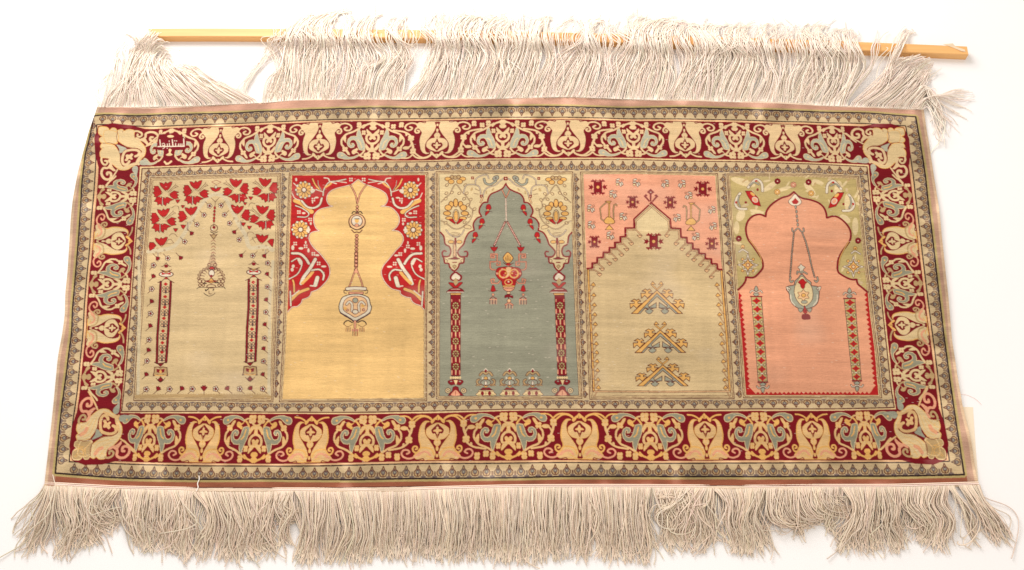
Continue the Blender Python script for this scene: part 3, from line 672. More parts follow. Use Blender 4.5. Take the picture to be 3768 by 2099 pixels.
    p.L("1830,905 1870,970 1950,1010 2040,970 2095,905", 10, 'f', True, 'b', 5); p.L("1885,960 1950,940 2030,950", 7, 'b'); p.L("1890,980 1950,960 2020,980", 7, 'b'); p.L("1895,1000 1960,985 2010,1000", 7, 'b')
    p.P("1895,1330 1935,1318 1970,1295 2010,1318 2075,1332 2010,1340 1940,1340", 'm', False, 'b', 5); p.L("1950,1384 2005,1384", 16, 'm', False); p.P("1980,1420 2010,1440 1980,1480 1950,1440", 'T', False, 'b', 5); p.L("1850,1330 1885,1350 1880,1380", 8, 'b'); p.L("2118,1330 2085,1350 2090,1380", 8, 'b')
sp3(R3); sp3(L3)
Gq = Pen(1560, 900, 4); H = Pen(1560, 1240, 4)
def finial(cx):
    p = Gq; o = cx-465
    def s(d): return np.array(pts(d))+[o, 0]
    p.L([(cx-18, 392), (cx+18, 375)], 8, 'm')
    p.P(s("465,395 520,430 562,468 545,530 470,545 400,530 380,490 400,440"), 'm'); p.P(s("465,425 510,455 535,480 515,520 470,505 430,520 405,495 425,455"), 'z', True)
    p.P(s("465,485 500,540 490,585 465,600 440,585 430,550"), 'T', False); p.P(s("362,565 430,568 465,612 520,562 570,565 530,610 490,640 440,640 400,610"), 'r', True, 'b', 6)
    p.P(s("330,700 400,650 440,642 530,645 590,690 545,715 390,715"), 'm', True, 'b', 6); p.L(s("400,662 530,662"), 8, 'w', False); p.L(s("345,705 580,705"), 12, 'f', False); p.P(s("385,722 550,722 540,745 395,745"), 'g', False, 'b', 5)
finial(465); finial(1985)
def col3(x0, x1, xf0, xf1, ys, base):
    xa = lambda y: np.interp(y, (750, 1930), (x0, xf0)); xb = lambda y: np.interp(y, (750, 1930), (x1, xf1))
    Gq.P([(xa(750), 750), (xb(750), 750), (xb(1930), 1930), (xa(1930), 1930)], 'm', False, 'b', 6)
    for i, y in enumerate(ys):
        x = (xa(y)+xb(y))/2
        for t in range(8): Gq.O(x+36*math.cos(t*.785), y+42*math.sin(t*.785), 15, 'q', 15, 'b', 5)
        Gq.O(x, y, 12, 'q', None, 'b', 5); ym = y+84
        for d in (-58, 0, 58): Gq.L([(x+d, ym-26), (x+d, ym+26)], 17 if d == 0 else 16, 'h' if d == 0 else 'p', False)
        Gq.L([(x-58, y-90), (x-58, y-60)], 14, 'p', False); Gq.L([(x+58, y-90), (x+58, y-60)], 14, 'p', False)
    x = base; y = 600
    H.O(x, y, 85, 'i', 30)
    for d in (-68, -34, 0, 34, 66): H.O(x+d, y, 16 if d else 22, 'c', 20)
    H.P([(x-70, 632), (x+80, 632), (x+115, 662), (x+70, 708), (x+20, 700), (x-25, 700), (x-70, 708), (x-115, 665)], 'm', True, 'b', 5); H.P([(x-28, 635), (x+32, 635), (x+5, 715)], 'c', False)
    for d in (-64, 64): H.O(x+d, 655, 16, 'l', 9)
    H.P([(x-40, 740), (x, 722), (x+42, 740), (x+50, 790), (x+120, 862), (x-115, 862), (x-48, 790)], 'm', False, 'b', 5); H.P([(x-65, 858), (x-30, 800), (x, 780), (x+32, 800), (x+62, 858)], 'p'); H.L([(x, 795), (x, 858)], 6, 'm', False)
    for d in (-112, 118): H.O(x+d, 790, 42, 'x', 40, 'i', 7); H.O(x+d, 790, 18, None, 18, 'i', 7)
col3(392, 541, 402, 536, (905, 1070, 1245, 1430, 1612, 1800), 465)
col3(1925, 2070, 1968, 2100, (900, 1060, 1245, 1420, 1600, 1790), 2037)
# lamp of the third panel
F.L("1150,318 1180,380 1205,430", 11, 'p', False, 'b', 5); F.L("1258,325 1235,380 1210,430", 11, 'p', False, 'b', 5)
F.L("1204,445 1212,765", 26, 'b', False)
for i in range(20): F.O(1204+i*.4, 450+i*16.4, 12, 'f' if i % 2 else 'w', 7)
for a_, b_ in (((1192, 790), (1035, 1130)), ((1230, 790), (1418, 1130))):
    F.L([a_, b_], 27, 'm', False, 'b', 2)
    for i in range(16):
        t = (i+.5)/16; F.O(a_[0]+(b_[0]-a_[0])*t, a_[1]+(b_[1]-a_[1])*t, 9, 'w', 7)
for x in (1032, 1425):
    F.P([(x-52, 1152), (x-20, 1160), (x, 1145), (x+20, 1160), (x+52, 1152), (x+30, 1200), (x, 1218), (x-30, 1200)], 'r', True, 'b', 6); F.L([(x, 1218), (x, 1240)], 14, 'm', False)
lamp3 = Pen(1560, 900, 4), Pen(1560, 900, 4, mirror=(2478, 0.0))
for p in lamp3:
    p.L("1078,245 1078,140 985,140 985,195 1035,195 1035,165 1010,165", 12, 'p', False, 'm', 5); p.L("1078,378 1000,372 975,345 975,255 1122,255 1122,305 1075,305 1075,282", 12, 'p', False, 'm', 5)
    p.L("1130,525 1088,575 1000,575 985,520 1030,508 1030,545", 12, 'p', False, 'm', 5)
    p.P("980,690 1000,610 1015,598 1035,612 1060,690 1085,675 1018,700 945,680", 'r', False, 'b', 5); p.O(1017, 740, 20, 'p', 18, 'b', 4)
    for i in range(6): p.L([(970+i*20, 800 if 0 < i < 5 else 815), (970+i*20, 880)], 8, 'p' if i % 2 else 'm', False)
    p.L("975,800 1015,772 1068,800", 12, 'm'); p.L("970,812 1068,812", 14, 'p', False)
Gq.P("1235,112 1290,160 1312,205 1270,265 1240,275 1200,262 1165,205 1185,155", 'g', True, 'b', 8)
for d in (-35, -12, 12, 35): Gq.L([(1238+d, 150+abs(d)), (1238+d*.9, 240)], 8, 'b', False)
Gq.P("1165,262 1210,285 1245,270 1280,285 1322,270 1270,305 1245,322 1215,305", 'r', True, 'b', 5)
Gq.P("1085,350 1150,335 1245,325 1340,335 1410,355 1440,430 1410,490 1360,530 1345,600 1290,612 1200,612 1155,600 1140,540 1090,500 1055,430", 'r', True, 'b', 7)
for x in (1170, 1325): Gq.O(x, 430, 62, 'r', 62, 'g', 17); Gq.O(x+(30 if x < 1245 else -28), 425, 14, 'g')
Gq.P("1205,345 1245,330 1290,345 1275,380 1245,470 1290,500 1245,470 1205,500 1230,430", 'h', False)
for x, y in ((1078, 430), (1415, 430), (1152, 368), (1335, 368), (1165, 490), (1330, 490)): Gq.O(x, y, 17, 'p')
Gq.O(1245, 558, 55, None, 40, 'g', 11); Gq.O(1245, 550, 14, 'w'); Gq.L("1170,618 1325,618", 20, 'g', False, 'b', 5); Gq.P("1170,632 1325,632 1300,680 1245,695 1195,680", 'p', True, 'b', 6); Gq.L("1190,655 1305,655", 8, 'b', False); Gq.O(1245, 715, 28, 'x', 16, 'b', 5)
Gq.P("1190,790 1195,750 1245,735 1300,750 1308,792 1260,775 1245,800 1230,775", 'm', True, 'b', 6); Gq.O(1252, 830, 28, 'h', 26, 'b', 6)
for i in range(6): Gq.L([(1200+i*21, 885), (1198+i*21, 940)], 8, 'p' if i % 2 else 'm', False)
Gq.L("1200,890 1252,862 1305,890", 14, 'p', True, 'm', 5)
for x in (910, 1260, 1600):
    H.P([(x-30, 500), (x, 465), (x+30, 500), (x, 530)], 'm', False, 'f', 9); H.L([(x-85, 562), (x-60, 530), (x-30, 520), (x, 545), (x+35, 520), (x+65, 530), (x+92, 565)], 24, 'T', True, 'b', 6)
    H.L([(x-60, 580), (x+65, 580)], 24, 'l'); H.O(x, 612, 28, 'g', None, 'b', 5); H.O(x-45, 608, 16, 'f'); H.O(x+48, 608, 16, 'f')
    H.O(x, 672, 75, 'l', 44, 'b', 7); H.O(x, 680, 18, 'f', 34, 'b', 5); H.P([(x-50, 700), (x, 725), (x+52, 700), (x, 752)], 'g', False, 'b', 5)
    for s in (-1, 1): H.L([(x+s*80, 712), (x+s*120, 690), (x+s*128, 645), (x+s*100, 628)], 20, 'T', True, 'b', 6); H.L([(x+s*60, 705), (x+s*140, 715)], 10, 'T', True, 'b', 4)
    H.P([(x-82, 778), (x-40, 745), (x, 760), (x+45, 745), (x+95, 778)], 'm', False, 'b', 5); H.L([(x-100, 792), (x+105, 792)], 12, 'c', False, 'i', 4)
    H.P([(x-130, 862), (x-118, 820), (x-85, 800), (x+95, 800), (x+125, 820), (x+138, 862)], 'c', True, 'b', 5); H.O(x-50, 832, 24, 'm', 30); H.O(x+55, 832, 24, 'm', 30); H.O(x, 835, 14, 'q', 24)
    H.L([(x-105, 858), (x-85, 858)], 26, 'q', False); H.L([(x+90, 858), (x+110, 858)], 26, 'q', False)

# ================================================================ fourth panel: salmon spandrel over a stepped gable
Iq = Pen(2120, 620, 4); J = Pen(2120, 950, 4)
ls = "1108,492 842,740 846,872 712,872 716,996 640,1002 642,1082 560,1084 562,1160 480,1160 478,1228 392,1230 388,1304 300,1308 298,1384 228,1388 226,1462 152,1468"
rs = "1108,492 1392,740 1404,876 1544,888 1552,1014 1634,1018 1642,1098 1722,1102 1726,1184 1812,1188 1816,1250 1908,1254 1912,1324 2000,1328 2004,1396 2084,1400 2092,1476 2150,1480"
LS, RS = pts(ls), pts(rs)
fillP(Iq.M(np.vstack([RS, [[2138, 1400], [2045, 105], [1080, 92], [110, 88], [150, 1435]], LS[::-1]])), 'u')
fillP(Iq.M(np.vstack([pts("1108,492 842,740 846,872 880,905 1140,960 1370,905 1404,876 1392,740")])), 'D')
for S_, sx in ((LS, 1), (RS, -1)):
    strokeP(Iq.M(S_+[sx*8, 8]), 26/4*SC, 'm'); strokeP(Iq.M(S_+[sx*26, 26]), 8/4*SC, 'b'); strokeP(Iq.M(S_+[sx*36, 34]), 9/4*SC, 'h'); strokeP(Iq.M(S_+[sx*44, 42]), 6/4*SC, 'b')
def hook(x, y, tx, ty, s):
    Iq.L([(x, y), (tx, ty)], 9, 'h', False, 'b', 5)
    Iq.P([(tx-s*70, ty-8), (tx+s*8, ty-4), (tx+s*4, ty+14), (tx-s*28, ty+34)], 'h', False, 'b', 6)
for (x, y, tx, ty) in ((888, 915, 962, 992), (768, 1035, 838, 1105), (695, 1112, 768, 1190), (612, 1190, 692, 1270), (530, 1262, 602, 1340), (440, 1340, 518, 1400), (340, 1415, 408, 1480), (265, 1495, 370, 1560)): hook(x, y, tx, ty, 1)
for (x, y, tx, ty) in ((1370, 915, 1310, 990), (1510, 1045, 1445, 1112), (1600, 1125, 1532, 1190), (1690, 1210, 1622, 1275), (1775, 1280, 1708, 1345), (1870, 1355, 1808, 1418), (1960, 1430, 1898, 1498), (2050, 1505, 1968, 1592)): hook(x, y, tx, ty, -1)
def cross(x, y, w, h):
    Iq.L([(x-w*1.2, y), (x+w*1.2, y)], 10, 'm', False); Iq.P([(x-w, y-h), (x+w, y-h), (x+w, y+h), (x-w, y+h)], 'm', False, 'b', 6)
    for sx in (-1, 1):
        Iq.P([(x+sx*w*1.2, y-4), (x+sx*w*1.7, y-h*.6), (x+sx*w*1.8, y-h*.25), (x+sx*w*2.5, y-h*.45), (x+sx*w*2.1, y), (x+sx*w*2.5, y+h*.4), (x+sx*w*1.8, y+h*.3), (x+sx*w*1.7, y+h*.6)], 'm', False)
        for sy in (-1, 1):
            Iq.P([(x+sx*w*.3, y+sy*h*1.02), (x+sx*w*2.0, y+sy*h*1.02), (x+sx*w*1.7, y+sy*h*1.2), (x+sx*w*1.9, y+sy*h*1.35), (x+sx*w*1.5, y+sy*h*1.3), (x+sx*w*1.3, y+sy*h*1.65), (x+sx*w*1.0, y+sy*h*1.3), (x+sx*w*.5, y+sy*h*1.4)], 'm', False)
    for sy in (-1, 1): Iq.L([(x-w*.6, y+sy*h*1.5), (x, y+sy*h*1.12), (x+w*.6, y+sy*h*1.5)], 10, 'm', False)
    Iq.O(x, y, w*.38, 'g')
cross(320, 278, 57, 76); cross(1866, 296, 56, 76); cross(1140, 1080, 60, 82); cross(830, 497, 42, 62); cross(1384, 500, 42, 62); cross(270, 1082, 42, 60); cross(1996, 1114, 42, 60)
for x, y in ((640, 210), (890, 212), (1310, 222), (1555, 226), (545, 382), (1655, 397), (220, 590), (695, 712), (1482, 732), (1995, 610), (228, 832), (2012, 858), (505, 992), (1757, 1012)):
    s = 1 if x < 1108 else -1
    Iq.O(x-s*25, y-42, 32, 'f', 14, 'b', 6, a=-.3*s); Iq.O(x-s*30, y-5, 30, 'f', 13, 'b', 6); Iq.O(x-s*35, y+30, 20, 'c', 18, 'b', 6); Iq.O(x+s*12, y+30, 15, 'f', 34, 'b', 6, a=-.3*s); Iq.O(x+s*36, y+15, 13, 'f', 30, 'b', 6, a=-.4*s); Iq.O(x+s*38, y-38, 16, 'p', 13, 'b', 5)
def ewer(p):
    p.P("412,770 480,708 562,770 548,815 440,815", 'g', True, 'b', 7); p.L("485,500 486,715", 15, 'g', False, 'b', 6); p.P("425,484 520,484 500,512 465,512", 'g', False, 'b', 6)
    p.L("445,505 400,540 352,590 365,700 368,745 405,775", 12, 'T', False, 'b', 5); p.L("600,552 585,530 555,545 548,620 552,740", 12, 'T', False, 'b', 5); p.P("488,832 550,905 428,905", 'g', False, 'b', 7)
ewer(Iq); ewer(Pen(2120, 625, 4, mirror=2176))
Iq.P("1097,298 1155,352 1112,378 1108,490 1085,480 1080,375 1040,350", 'm', False); Iq.O(1098, 350, 12, 'w', 7)
for s in (-1, 1): Iq.P([(1102+s*110, 410), (1102+s*75, 375), (1102+s*45, 405), (1102+s*70, 412), (1102+s*12, 480), (1102+s*30, 495), (1102+s*70, 450)], 'm', False)
def tent(ox, oy, sy):
    p = J
    def q(a): return [(ox+x, oy+y*sy) for x, y in a]
    p.P(q([(0, 120), (375, 468), (285, 468), (0, 215), (-285, 468), (-375, 468)]), 'g', False, 'b', 8)
    p.P(q([(0, 168), (310, 466), (275, 470), (185, 380), (150, 400), (170, 440), (80, 420), (140, 385), (60, 385), (30, 385), (32, 300), (140, 375), (155, 350), (0, 215), (-135, 345), (-115, 375), (-10, 305), (-12, 385), (-120, 385), (-70, 430), (-165, 440), (-140, 395), (-170, 380), (-250, 470), (-285, 470)]), 'l', False, 'b', 7)
    for s in (-1, 1):
        for dx, dy in ((150, 150), (312, 300)):
            x, y = s*dx, dy
            p.P(q([(s*(u+dx-150), v+dy-150) for u, v in ((60, 168), (120, 168), (120, 142), (78, 138), (110, 104), (140, 123), (172, 104), (224, 138), (172, 143), (172, 168), (238, 168), (230, 244), (182, 200), (137, 242), (100, 200))]), 'g', False, 'b', 8)
        p.L(q([(0, 112), (s*75, 45)]), 15, 'g', False, 'b', 5); p.P(q([(s*95, 35), (s*62, -8), (s*20, 38), (s*75, 36)]), 'g', False, 'b', 6)
        p.P(q([(s*40, 388), (s*190, 388), (s*125, 405), (s*175, 425), (s*150, 460), (s*115, 475), (s*85, 462), (s*55, 425), (s*100, 405)]), 'l', False, 'b', 6)
tent(1190, 352, 1.0); tent(1238, 945, .96); tent(1275, 1462, .9)
def comb(p, x0s, ys):
    for y in ys:
        x = np.interp(y, (380, 1950), x0s)
        p.L([(x, y+128), (x+62, y+28), (x+70, y)], 7, 'h', False, 'b', 4); p.P([(x+20, y+12), (x+62, y-32), (x+92, y+10), (x+78, y+24)], 'g', False, 'b', 6)
J.L("178,180 200,700 235,1300 262,1960", 20, 'g', False, 'b', 6)
J.L("2140,195 2175,700 2225,1300 2262,1950", 20, 'g', False, 'b', 6)
YS = (392, 545, 690, 832, 975, 1130, 1262, 1390, 1520, 1655, 1790, 1905)
comb(J, (192, 270), YS); comb(Pen(2120, 950, 4, mirror=2345), (212, 82), YS)
J.L("262,1962 1300,1968 2265,1962", 12, 'h', False, 'b', 6)

# ================================================================ fifth panel: olive spandrels, rose niche
Lq = Pen(2660, 620, 4); Mq = Pen(2660, 930, 4); Nq = Pen(2660, 1230, 4)
fillP(PQ[4], 'q')
for cx, cy, rx, ry, a in ((300, 200, 190, 50, .3), (700, 260, 130, 40, -.6), (1280, 300, 120, 40, .8), (1700, 300, 60, 120, .1), (1850, 500, 60, 140, 0), (1800, 740, 90, 50, .6), (260, 700, 60, 90, .5), (500, 640, 110, 30, .2), (1950, 850, 45, 130, 0), (200, 880, 40, 100, 0), (1400, 200, 90, 30, .3), (900, 300, 110, 30, -.3)):
    Lq.O(cx, cy, rx, 'D', ry, a=a)
for i in range(90):
    y_ = rb.uniform(110, 1780); x_ = rb.uniform(110, 2090)
    Lq.O(x_, y_, rb.uniform(30, 70), rb.choice('DTDt'), rb.uniform(10, 20), a=rb.uniform(0, 3.1))
a5 = "1048,345 1100,398 1180,440 1290,462 1400,502 1475,560 1518,640 1532,725"
a5b = "1532,725 1640,700 1740,742 1830,830 1882,930 1878,1040 1830,1125 1750,1235 1700,1340 1688,1450 1698,1520 1740,1560 1830,1612 1900,1635 1970,1635"
a5c = "1970,1635 1985,1700 2040,1750 2125,1822"
b5 = "1048,345 970,402 870,432 770,490 690,560 640,640 630,712"
b5b = "630,712 540,680 450,702 380,762 342,850 340,950 372,1052 432,1132 510,1240 575,1345 592,1440 565,1500 490,1580 440,1605 342,1600"
b5c = "342,1600 335,1650 300,1710 228,1785"
RA, LA = cat(a5, a5b, a5c), cat(b5, b5b, b5c)
teethR = []; y = 1830
while y < 3250:
    x = np.interp(y, (1830, 3290), (2120, 2262)); teethR += [(x-8, y), (x-42, y+36)]; y += 72
teethB = []; x = 2180
while x > 470: teethB += [(x, 3290), (x-32, 3322)]; x -= 64
teethL = []; y = 3240
while y > 1830:
    x = np.interp(y, (1830, 3290), (262, 395)); teethL += [(x+18, y), (x-18, y-36)]; y -= 72
fillP(Lq.M([(228, 1785), (232, 2000), (345, 3335), (2285, 3340), (2232, 2700), (2125, 1822)]), 'r')
fillP(Lq.M(np.vstack([RA, teethR, teethB, teethL, LA[::-1]])), 'p')
for s in (RA, LA): strokeP(Lq.M(s), 30/4*SC, 'b'); strokeP(Lq.M(s), 22/4*SC, 'm')
Lq.L("390,1060 470,1160 550,1290 575,1380", 9, 'g', True, 'b', 4); Lq.L("1850,1080 1780,1200 1725,1320 1710,1420", 11, 'g', True, 'b', 4)
for x, y, c_ in ((805, 187, 'm'), (1262, 202, 'm'), (1040, 240, 'p'), (802, 345, 'g'), (1300, 366, 'g'), (232, 1040, 'm'), (1992, 1062, 'm')):
    for t in range(8): Lq.O(x+30*math.cos(t*.785), y+30*math.sin(t*.785), 15, c_, None, 'b', 4)
    Lq.O(x, y, 18, c_); Lq.O(x, y, 9, 'w')
def cloud(p):
    p.L("255,365 210,430 185,520 235,590 345,598", 34, 'f', True, 'b', 5); p.L("240,400 225,480 255,560", 18, 'l', True, 'b', 4); p.O(195, 500, 16, 'r', 20)
    p.L("375,278 430,210 490,160 550,190 578,240 585,330", 34, 'f', True, 'b', 5); p.L("400,250 460,205 530,235", 18, 'l', True, 'b', 4); p.O(492, 182, 20, 'r', 14)
    p.P("330,330 425,330 520,430 560,560 450,532 375,420", 'r', False, 'b', 6); p.O(440, 375, 42, 'g', 20, a=.7); p.O(475, 460, 44, 'p', 34, 'f', 9, a=.8); p.O(512, 310, 18, 'm', 22); p.O(338, 500, 18, 'm', 18)
cloud(Lq); cloud(Pen(2660, 626, 4, mirror=2115))
def star5(x, y):
    Mq.P([(x+(165 if i % 4 == 0 else 84 if i % 2 else 112)*math.cos(i*math.pi/8)*.95, y+(165 if i % 4 == 0 else 84 if i % 2 else 112)*math.sin(i*math.pi/8)) for i in range(16)], 'f', True, 'b', 5)
    Mq.P([(x+(112 if i % 4 == 0 else 58 if i % 2 else 80)*math.cos(i*math.pi/8), y+(112 if i % 4 == 0 else 58 if i % 2 else 80)*math.sin(i*math.pi/8)) for i in range(16)], 'q', True, 'b', 5)
    Mq.P([(x+(78 if i % 2 == 0 else 45)*math.cos(i*math.pi/4), y+(78 if i % 2 == 0 else 45)*math.sin(i*math.pi/4)) for i in range(8)], 'g', True, 'b', 5); Mq.O(x, y, 26, 'x', None, 'm', 8)
    for t in range(4): Mq.O(x+112*math.cos(t*1.571+.785), y+118*math.sin(t*1.571+.785), 20, 'g', None, 'b', 5)
star5(368, 182); star5(1922, 208)
for x, y in ((292, 1160), (1950, 1175)): Lq.O(x, y, 28, 'g', 30, 'b', 5); Lq.L([(x-55, y+72), (x, y+40), (x+75, y+82)], 18, 'f', True, 'b', 5); Lq.O(x, y+10, 10, 'b')
Lq.P("1060,378 1110,420 1160,490 1120,540 1065,550 1010,540 965,490 1010,430", 'z', True, 'b', 6); Lq.P("1065,430 1095,465 1120,490 1090,525 1040,525 1010,490 1040,465", 'r', False)
for i, (x, y) in enumerate(((1072, 570), (1084, 635), (1090, 705), (1096, 770), (1102, 832))): Lq.O(x, y, 14, 'l', 26, 'b', 6)
Lq.L("1020,885 1025,930 1055,925 1105,885 1150,930 1190,930 1185,885", 12, 'l', True, 'b', 6)
Lq.L("1045,940 1030,1100 1012,1300 1005,1434 990,1590", 12, 'l', False, 'b', 6); Lq.L("1165,950 1220,1080 1270,1260 1305,1434 1352,1600", 12, 'l', False, 'b', 6)
for i in range(22):
    t = i/22; Lq.O(1045-55*t, 950+620*t, 5, 'b'); Lq.O(1165+187*t, 960+640*t, 5, 'b')
Mq.P("1150,165 1175,190 1215,215 1190,240 1180,300 1140,300 1130,240 1105,215 1130,190", 'f', True, 'b', 6); Mq.L("1095,310 1100,275 1140,290 1180,275 1240,310", 16, 'l', True, 'b', 5)
Mq.P("1165,315 1240,390 1300,430 1310,480 1400,500 1420,560 1408,700 1360,780 1250,825 1130,825 1040,770 990,690 978,600 940,540 960,490 1050,470 1060,420 1110,370", 'l', True, 'b', 8)
Mq.P("1165,345 1240,420 1290,470 1325,560 1320,680 1260,760 1195,790 1120,740 1065,640 1055,540 1085,440", 'D', True, 'b', 6)
Mq.P("1175,380 1215,420 1245,430 1215,460 1205,510 1180,530 1150,500 1140,460 1110,430", 'r', True, 'b', 5)
Mq.P([(1188+(95 if i % 2 == 0 else 62)*math.cos(i*math.pi/6-1.57), 625+(85 if i % 2 == 0 else 58)*math.sin(i*math.pi/6-1.57)) for i in range(12)], 'h', True, 'b', 6); Mq.O(1190, 625, 32, 'g', 28, 'b', 5)
Mq.O(1200, 725, 46, 'l', 26, 'b', 5)
for s in (-1, 1):
    Mq.L([(1195+s*195, 360), (1195+s*205, 400), (1195+s*185, 430), (1195+s*160, 410)], 16, 'l', True, 'b', 6); Mq.L([(1190+s*200, 530), (1190+s*245, 505), (1190+s*225, 555)], 16, 'f', True, 'b', 6)
    Mq.P([(1210+s*30, 830), (1210+s*100, 820), (1210+s*85, 870), (1210+s*55, 875)], 'l', True, 'b', 6)
Mq.L("1000,620 1010,710 1060,775", 16, 'f'); Mq.L("1392,620 1385,710 1335,775", 16, 'f')
Mq.P("1200,780 1225,830 1240,870 1215,905 1180,870 1190,830", 'r', True, 'b', 6); Mq.O(1212, 860, 10, 'b'); Mq.P("1162,920 1200,905 1250,905 1282,930 1280,985 1170,985", 'm', True)
def col5(x0, x1, y0, y1, w0, w1, capt, capb):
    fx = lambda y: x0+(x1-x0)*(y-y0)/(y1-y0); fw = lambda y: w0+(w1-w0)*(y-y0)/(y1-y0)
    Mq.P([(fx(y0)-fw(y0), y0), (fx(y0)+fw(y0), y0), (fx(y1)+fw(y1), y1), (fx(y1)-fw(y1), y1)], 'q', False, 'i', 7)
    n = 10
    for i in range(n):
        y = y0+(i+.5)*(y1-y0)/n; x = fx(y); w = fw(y); h = (y1-y0)/n/2
        for s in (-1, 1): Mq.O(x+s*w*.72, y+h, w*.2, 'x', h*.34, 'i', 6)
        Mq.P([(x-w*.95, y), (x-w*.35, y-h*.35), (x, y-h*.85), (x+w*.35, y-h*.35), (x+w*.95, y), (x+w*.35, y+h*.35), (x, y+h*.85), (x-w*.35, y+h*.35)], 'r', False); Mq.L([(x-14, y+h), (x+14, y+h)], 14, 'f', False, 'i', 4); Mq.O(x, y, 9, 'i')
    Mq.L([(fx(y0)-fw(y0)-6, y0), (fx(y0)+fw(y0)+6, y0)], 20, 'm', False); Mq.L([(fx(y1)-fw(y1)-4, y1), (fx(y1)+fw(y1)+4, y1)], 20, 'm', False)
    for (x, y, d) in ((fx(y0), y0, -1), (fx(y1), y1, 1)):
        Mq.P([(x-45, y+d*35), (x, y+d*5), (x+45, y+d*35), (x, y+d*60)], 'l', True, 'b', 6); Mq.L([(x-88, y+d*60), (x-60, y+d*90), (x, y+d*62), (x+62, y+d*90), (x+90, y+d*60)], 12, 'f', True, 'b', 6); Mq.P([(x-30, y+d*105), (x, y+d*75), (x+30, y+d*105), (x, y+d*160)], 'l', True, 'b', 6)
col5(492, 588, 645, 1908, 76, 68, 0, 0); col5(1865, 1972, 675, 1892, 80, 64, 0, 0)

# ================================================================ the rug as geometry: one vertex per knot
NU, NV = 1680, 900
def edge_x(key, y): return at(key, y)
UT, VT = LN['0T']; UB, VB = LN['0B']; UL, VL = LN['0L']; UR, VR = LN['0R']
s = np.linspace(0, 1, NU); t = np.linspace(0, 1, NV)
def resamp(P, n):
    d = np.r_[0, np.cumsum(np.hypot(*np.diff(P, axis=0).T))]; q = np.linspace(0, d[-1], n)
    return np.stack([np.interp(q, d, P[:, 0]), np.interp(q, d, P[:, 1])], 1)
TL_, TR_ = plan([[358, 393]])[0], plan([[3399, 400]])[0]; BL_, BR_ = plan([[163, 1788]])[0], plan([[3603, 1788]])[0]
cT, cB = resamp(poly('0T'), NU), resamp(poly('0B'), NU)
cL, cR = resamp(poly('0L')[::-1], NV), resamp(poly('0R')[::-1], NV)     # top to bottom
def pin(c, a, b_):
    n = len(c); w = np.linspace(0, 1, n)[:, None]
    return c+(1-w)*(a-c[0])+w*(b_-c[-1])
cT, cB, cL, cR = pin(cT, TL_, TR_), pin(cB, BL_, BR_), pin(cL, TL_, BL_), pin(cR, TR_, BR_)
S_, T_ = s[None, :, None], t[:, None, None]
G = (1-T_)*cT[None]+T_*cB[None]+(1-S_)*cL[:, None]+S_*cR[:, None]-((1-S_)*(1-T_)*TL_+S_*(1-T_)*TR_+(1-S_)*T_*BL_+S_*T_*BR_)
rs_ = np.random.RandomState(7)
def field(sx, sy, shape=(NV, NU)):
    """smooth random field, sx/sy = correlation length in vertices"""
    h, w = max(3, int(shape[0]/sy)+3), max(3, int(shape[1]/sx)+3)
    a = rs_.randn(h, w)
    yi = np.linspace(0, h-2.001, shape[0]); xi = np.linspace(0, w-2.001, shape[1])
    y0 = yi.astype(int); x0 = xi.astype(int); fy = yi-y0; fx = xi-x0
    fy = (fy*fy*(3-2*fy))[:, None]; fx = (fx*fx*(3-2*fx))[None]
    return (a[y0][:, x0]*(1-fy)*(1-fx)+a[y0+1][:, x0]*fy*(1-fx)+a[y0][:, x0+1]*(1-fy)*fx+a[y0+1][:, x0+1]*fy*fx)
Z = RUGZ+0.0009*field(160, 120)+0.0004*field(50, 50)
edge = np.minimum(np.minimum(t, 1-t)[:, None]/.03, np.minimum(s, 1-s)[None]/.015).clip(0, 1)
Z = Z+(1-edge)*(0.0006*field(60, 400)-.0008)+0.00009*rs_.randn(NV, NU)
Z = np.maximum(Z, .0032)
# knot colours
rgb = lin(np.array([PAL[k] for k in KEYS]))/ALB
q = tocell(G.reshape(-1, 2)); col = np.zeros((NU*NV, 3))
for dx in (-1.1, 0, 1.1):
    for dy in (-1.1, 0, 1.1):
        ix = np.clip((q[:, 0]+dx).astype(int), 0, NXC-1); iy = np.clip((q[:, 1]+dy).astype(int), 0, NYC-1)
        k = chart[iy, ix]; col += rgb[k]
col = (col/9).reshape(NV, NU, 3)
iy = np.clip(q[:, 1].astype(int), 0, NYC-1); ix = np.clip(q[:, 0].astype(int), 0, NXC-1)
reg = region[iy, ix].reshape(NV, NU); reg[reg == 0] = 1
streak = .030*field(36, 1.2)+.022*field(120, 2.2)+.06*field(60, 10)+.05*field(160, 90)+.035*rs_.randn(NV, NU)
streak = streak+np.where(reg > 4, .045*field(140, 70)+.02*field(9, 400), 0)
col *= np.exp(streak)[..., None]
brown = (reg == 2)[..., None]
patch = field(26, 30)[..., None]
col = np.where(brown, col*np.exp(.16*patch)+np.maximum(0, patch-.4)*np.array([.05, .045, .04]), col)
worn = np.maximum(0, field(70, 50)-.5)[..., None]*.11*(reg > 4)[..., None]
col = col*(1-worn)+worn*np.array([.62, .52, .42])
fleck = (rs_.rand(NV, NU) > .9993) & (reg > 2)
for d in range(4):
    f_ = np.roll(fleck, d, 1)[..., None]; col = np.where(f_, col*.55+.45*np.array([.7, .6, .48]), col)
col = np.clip(col, .004, .95)

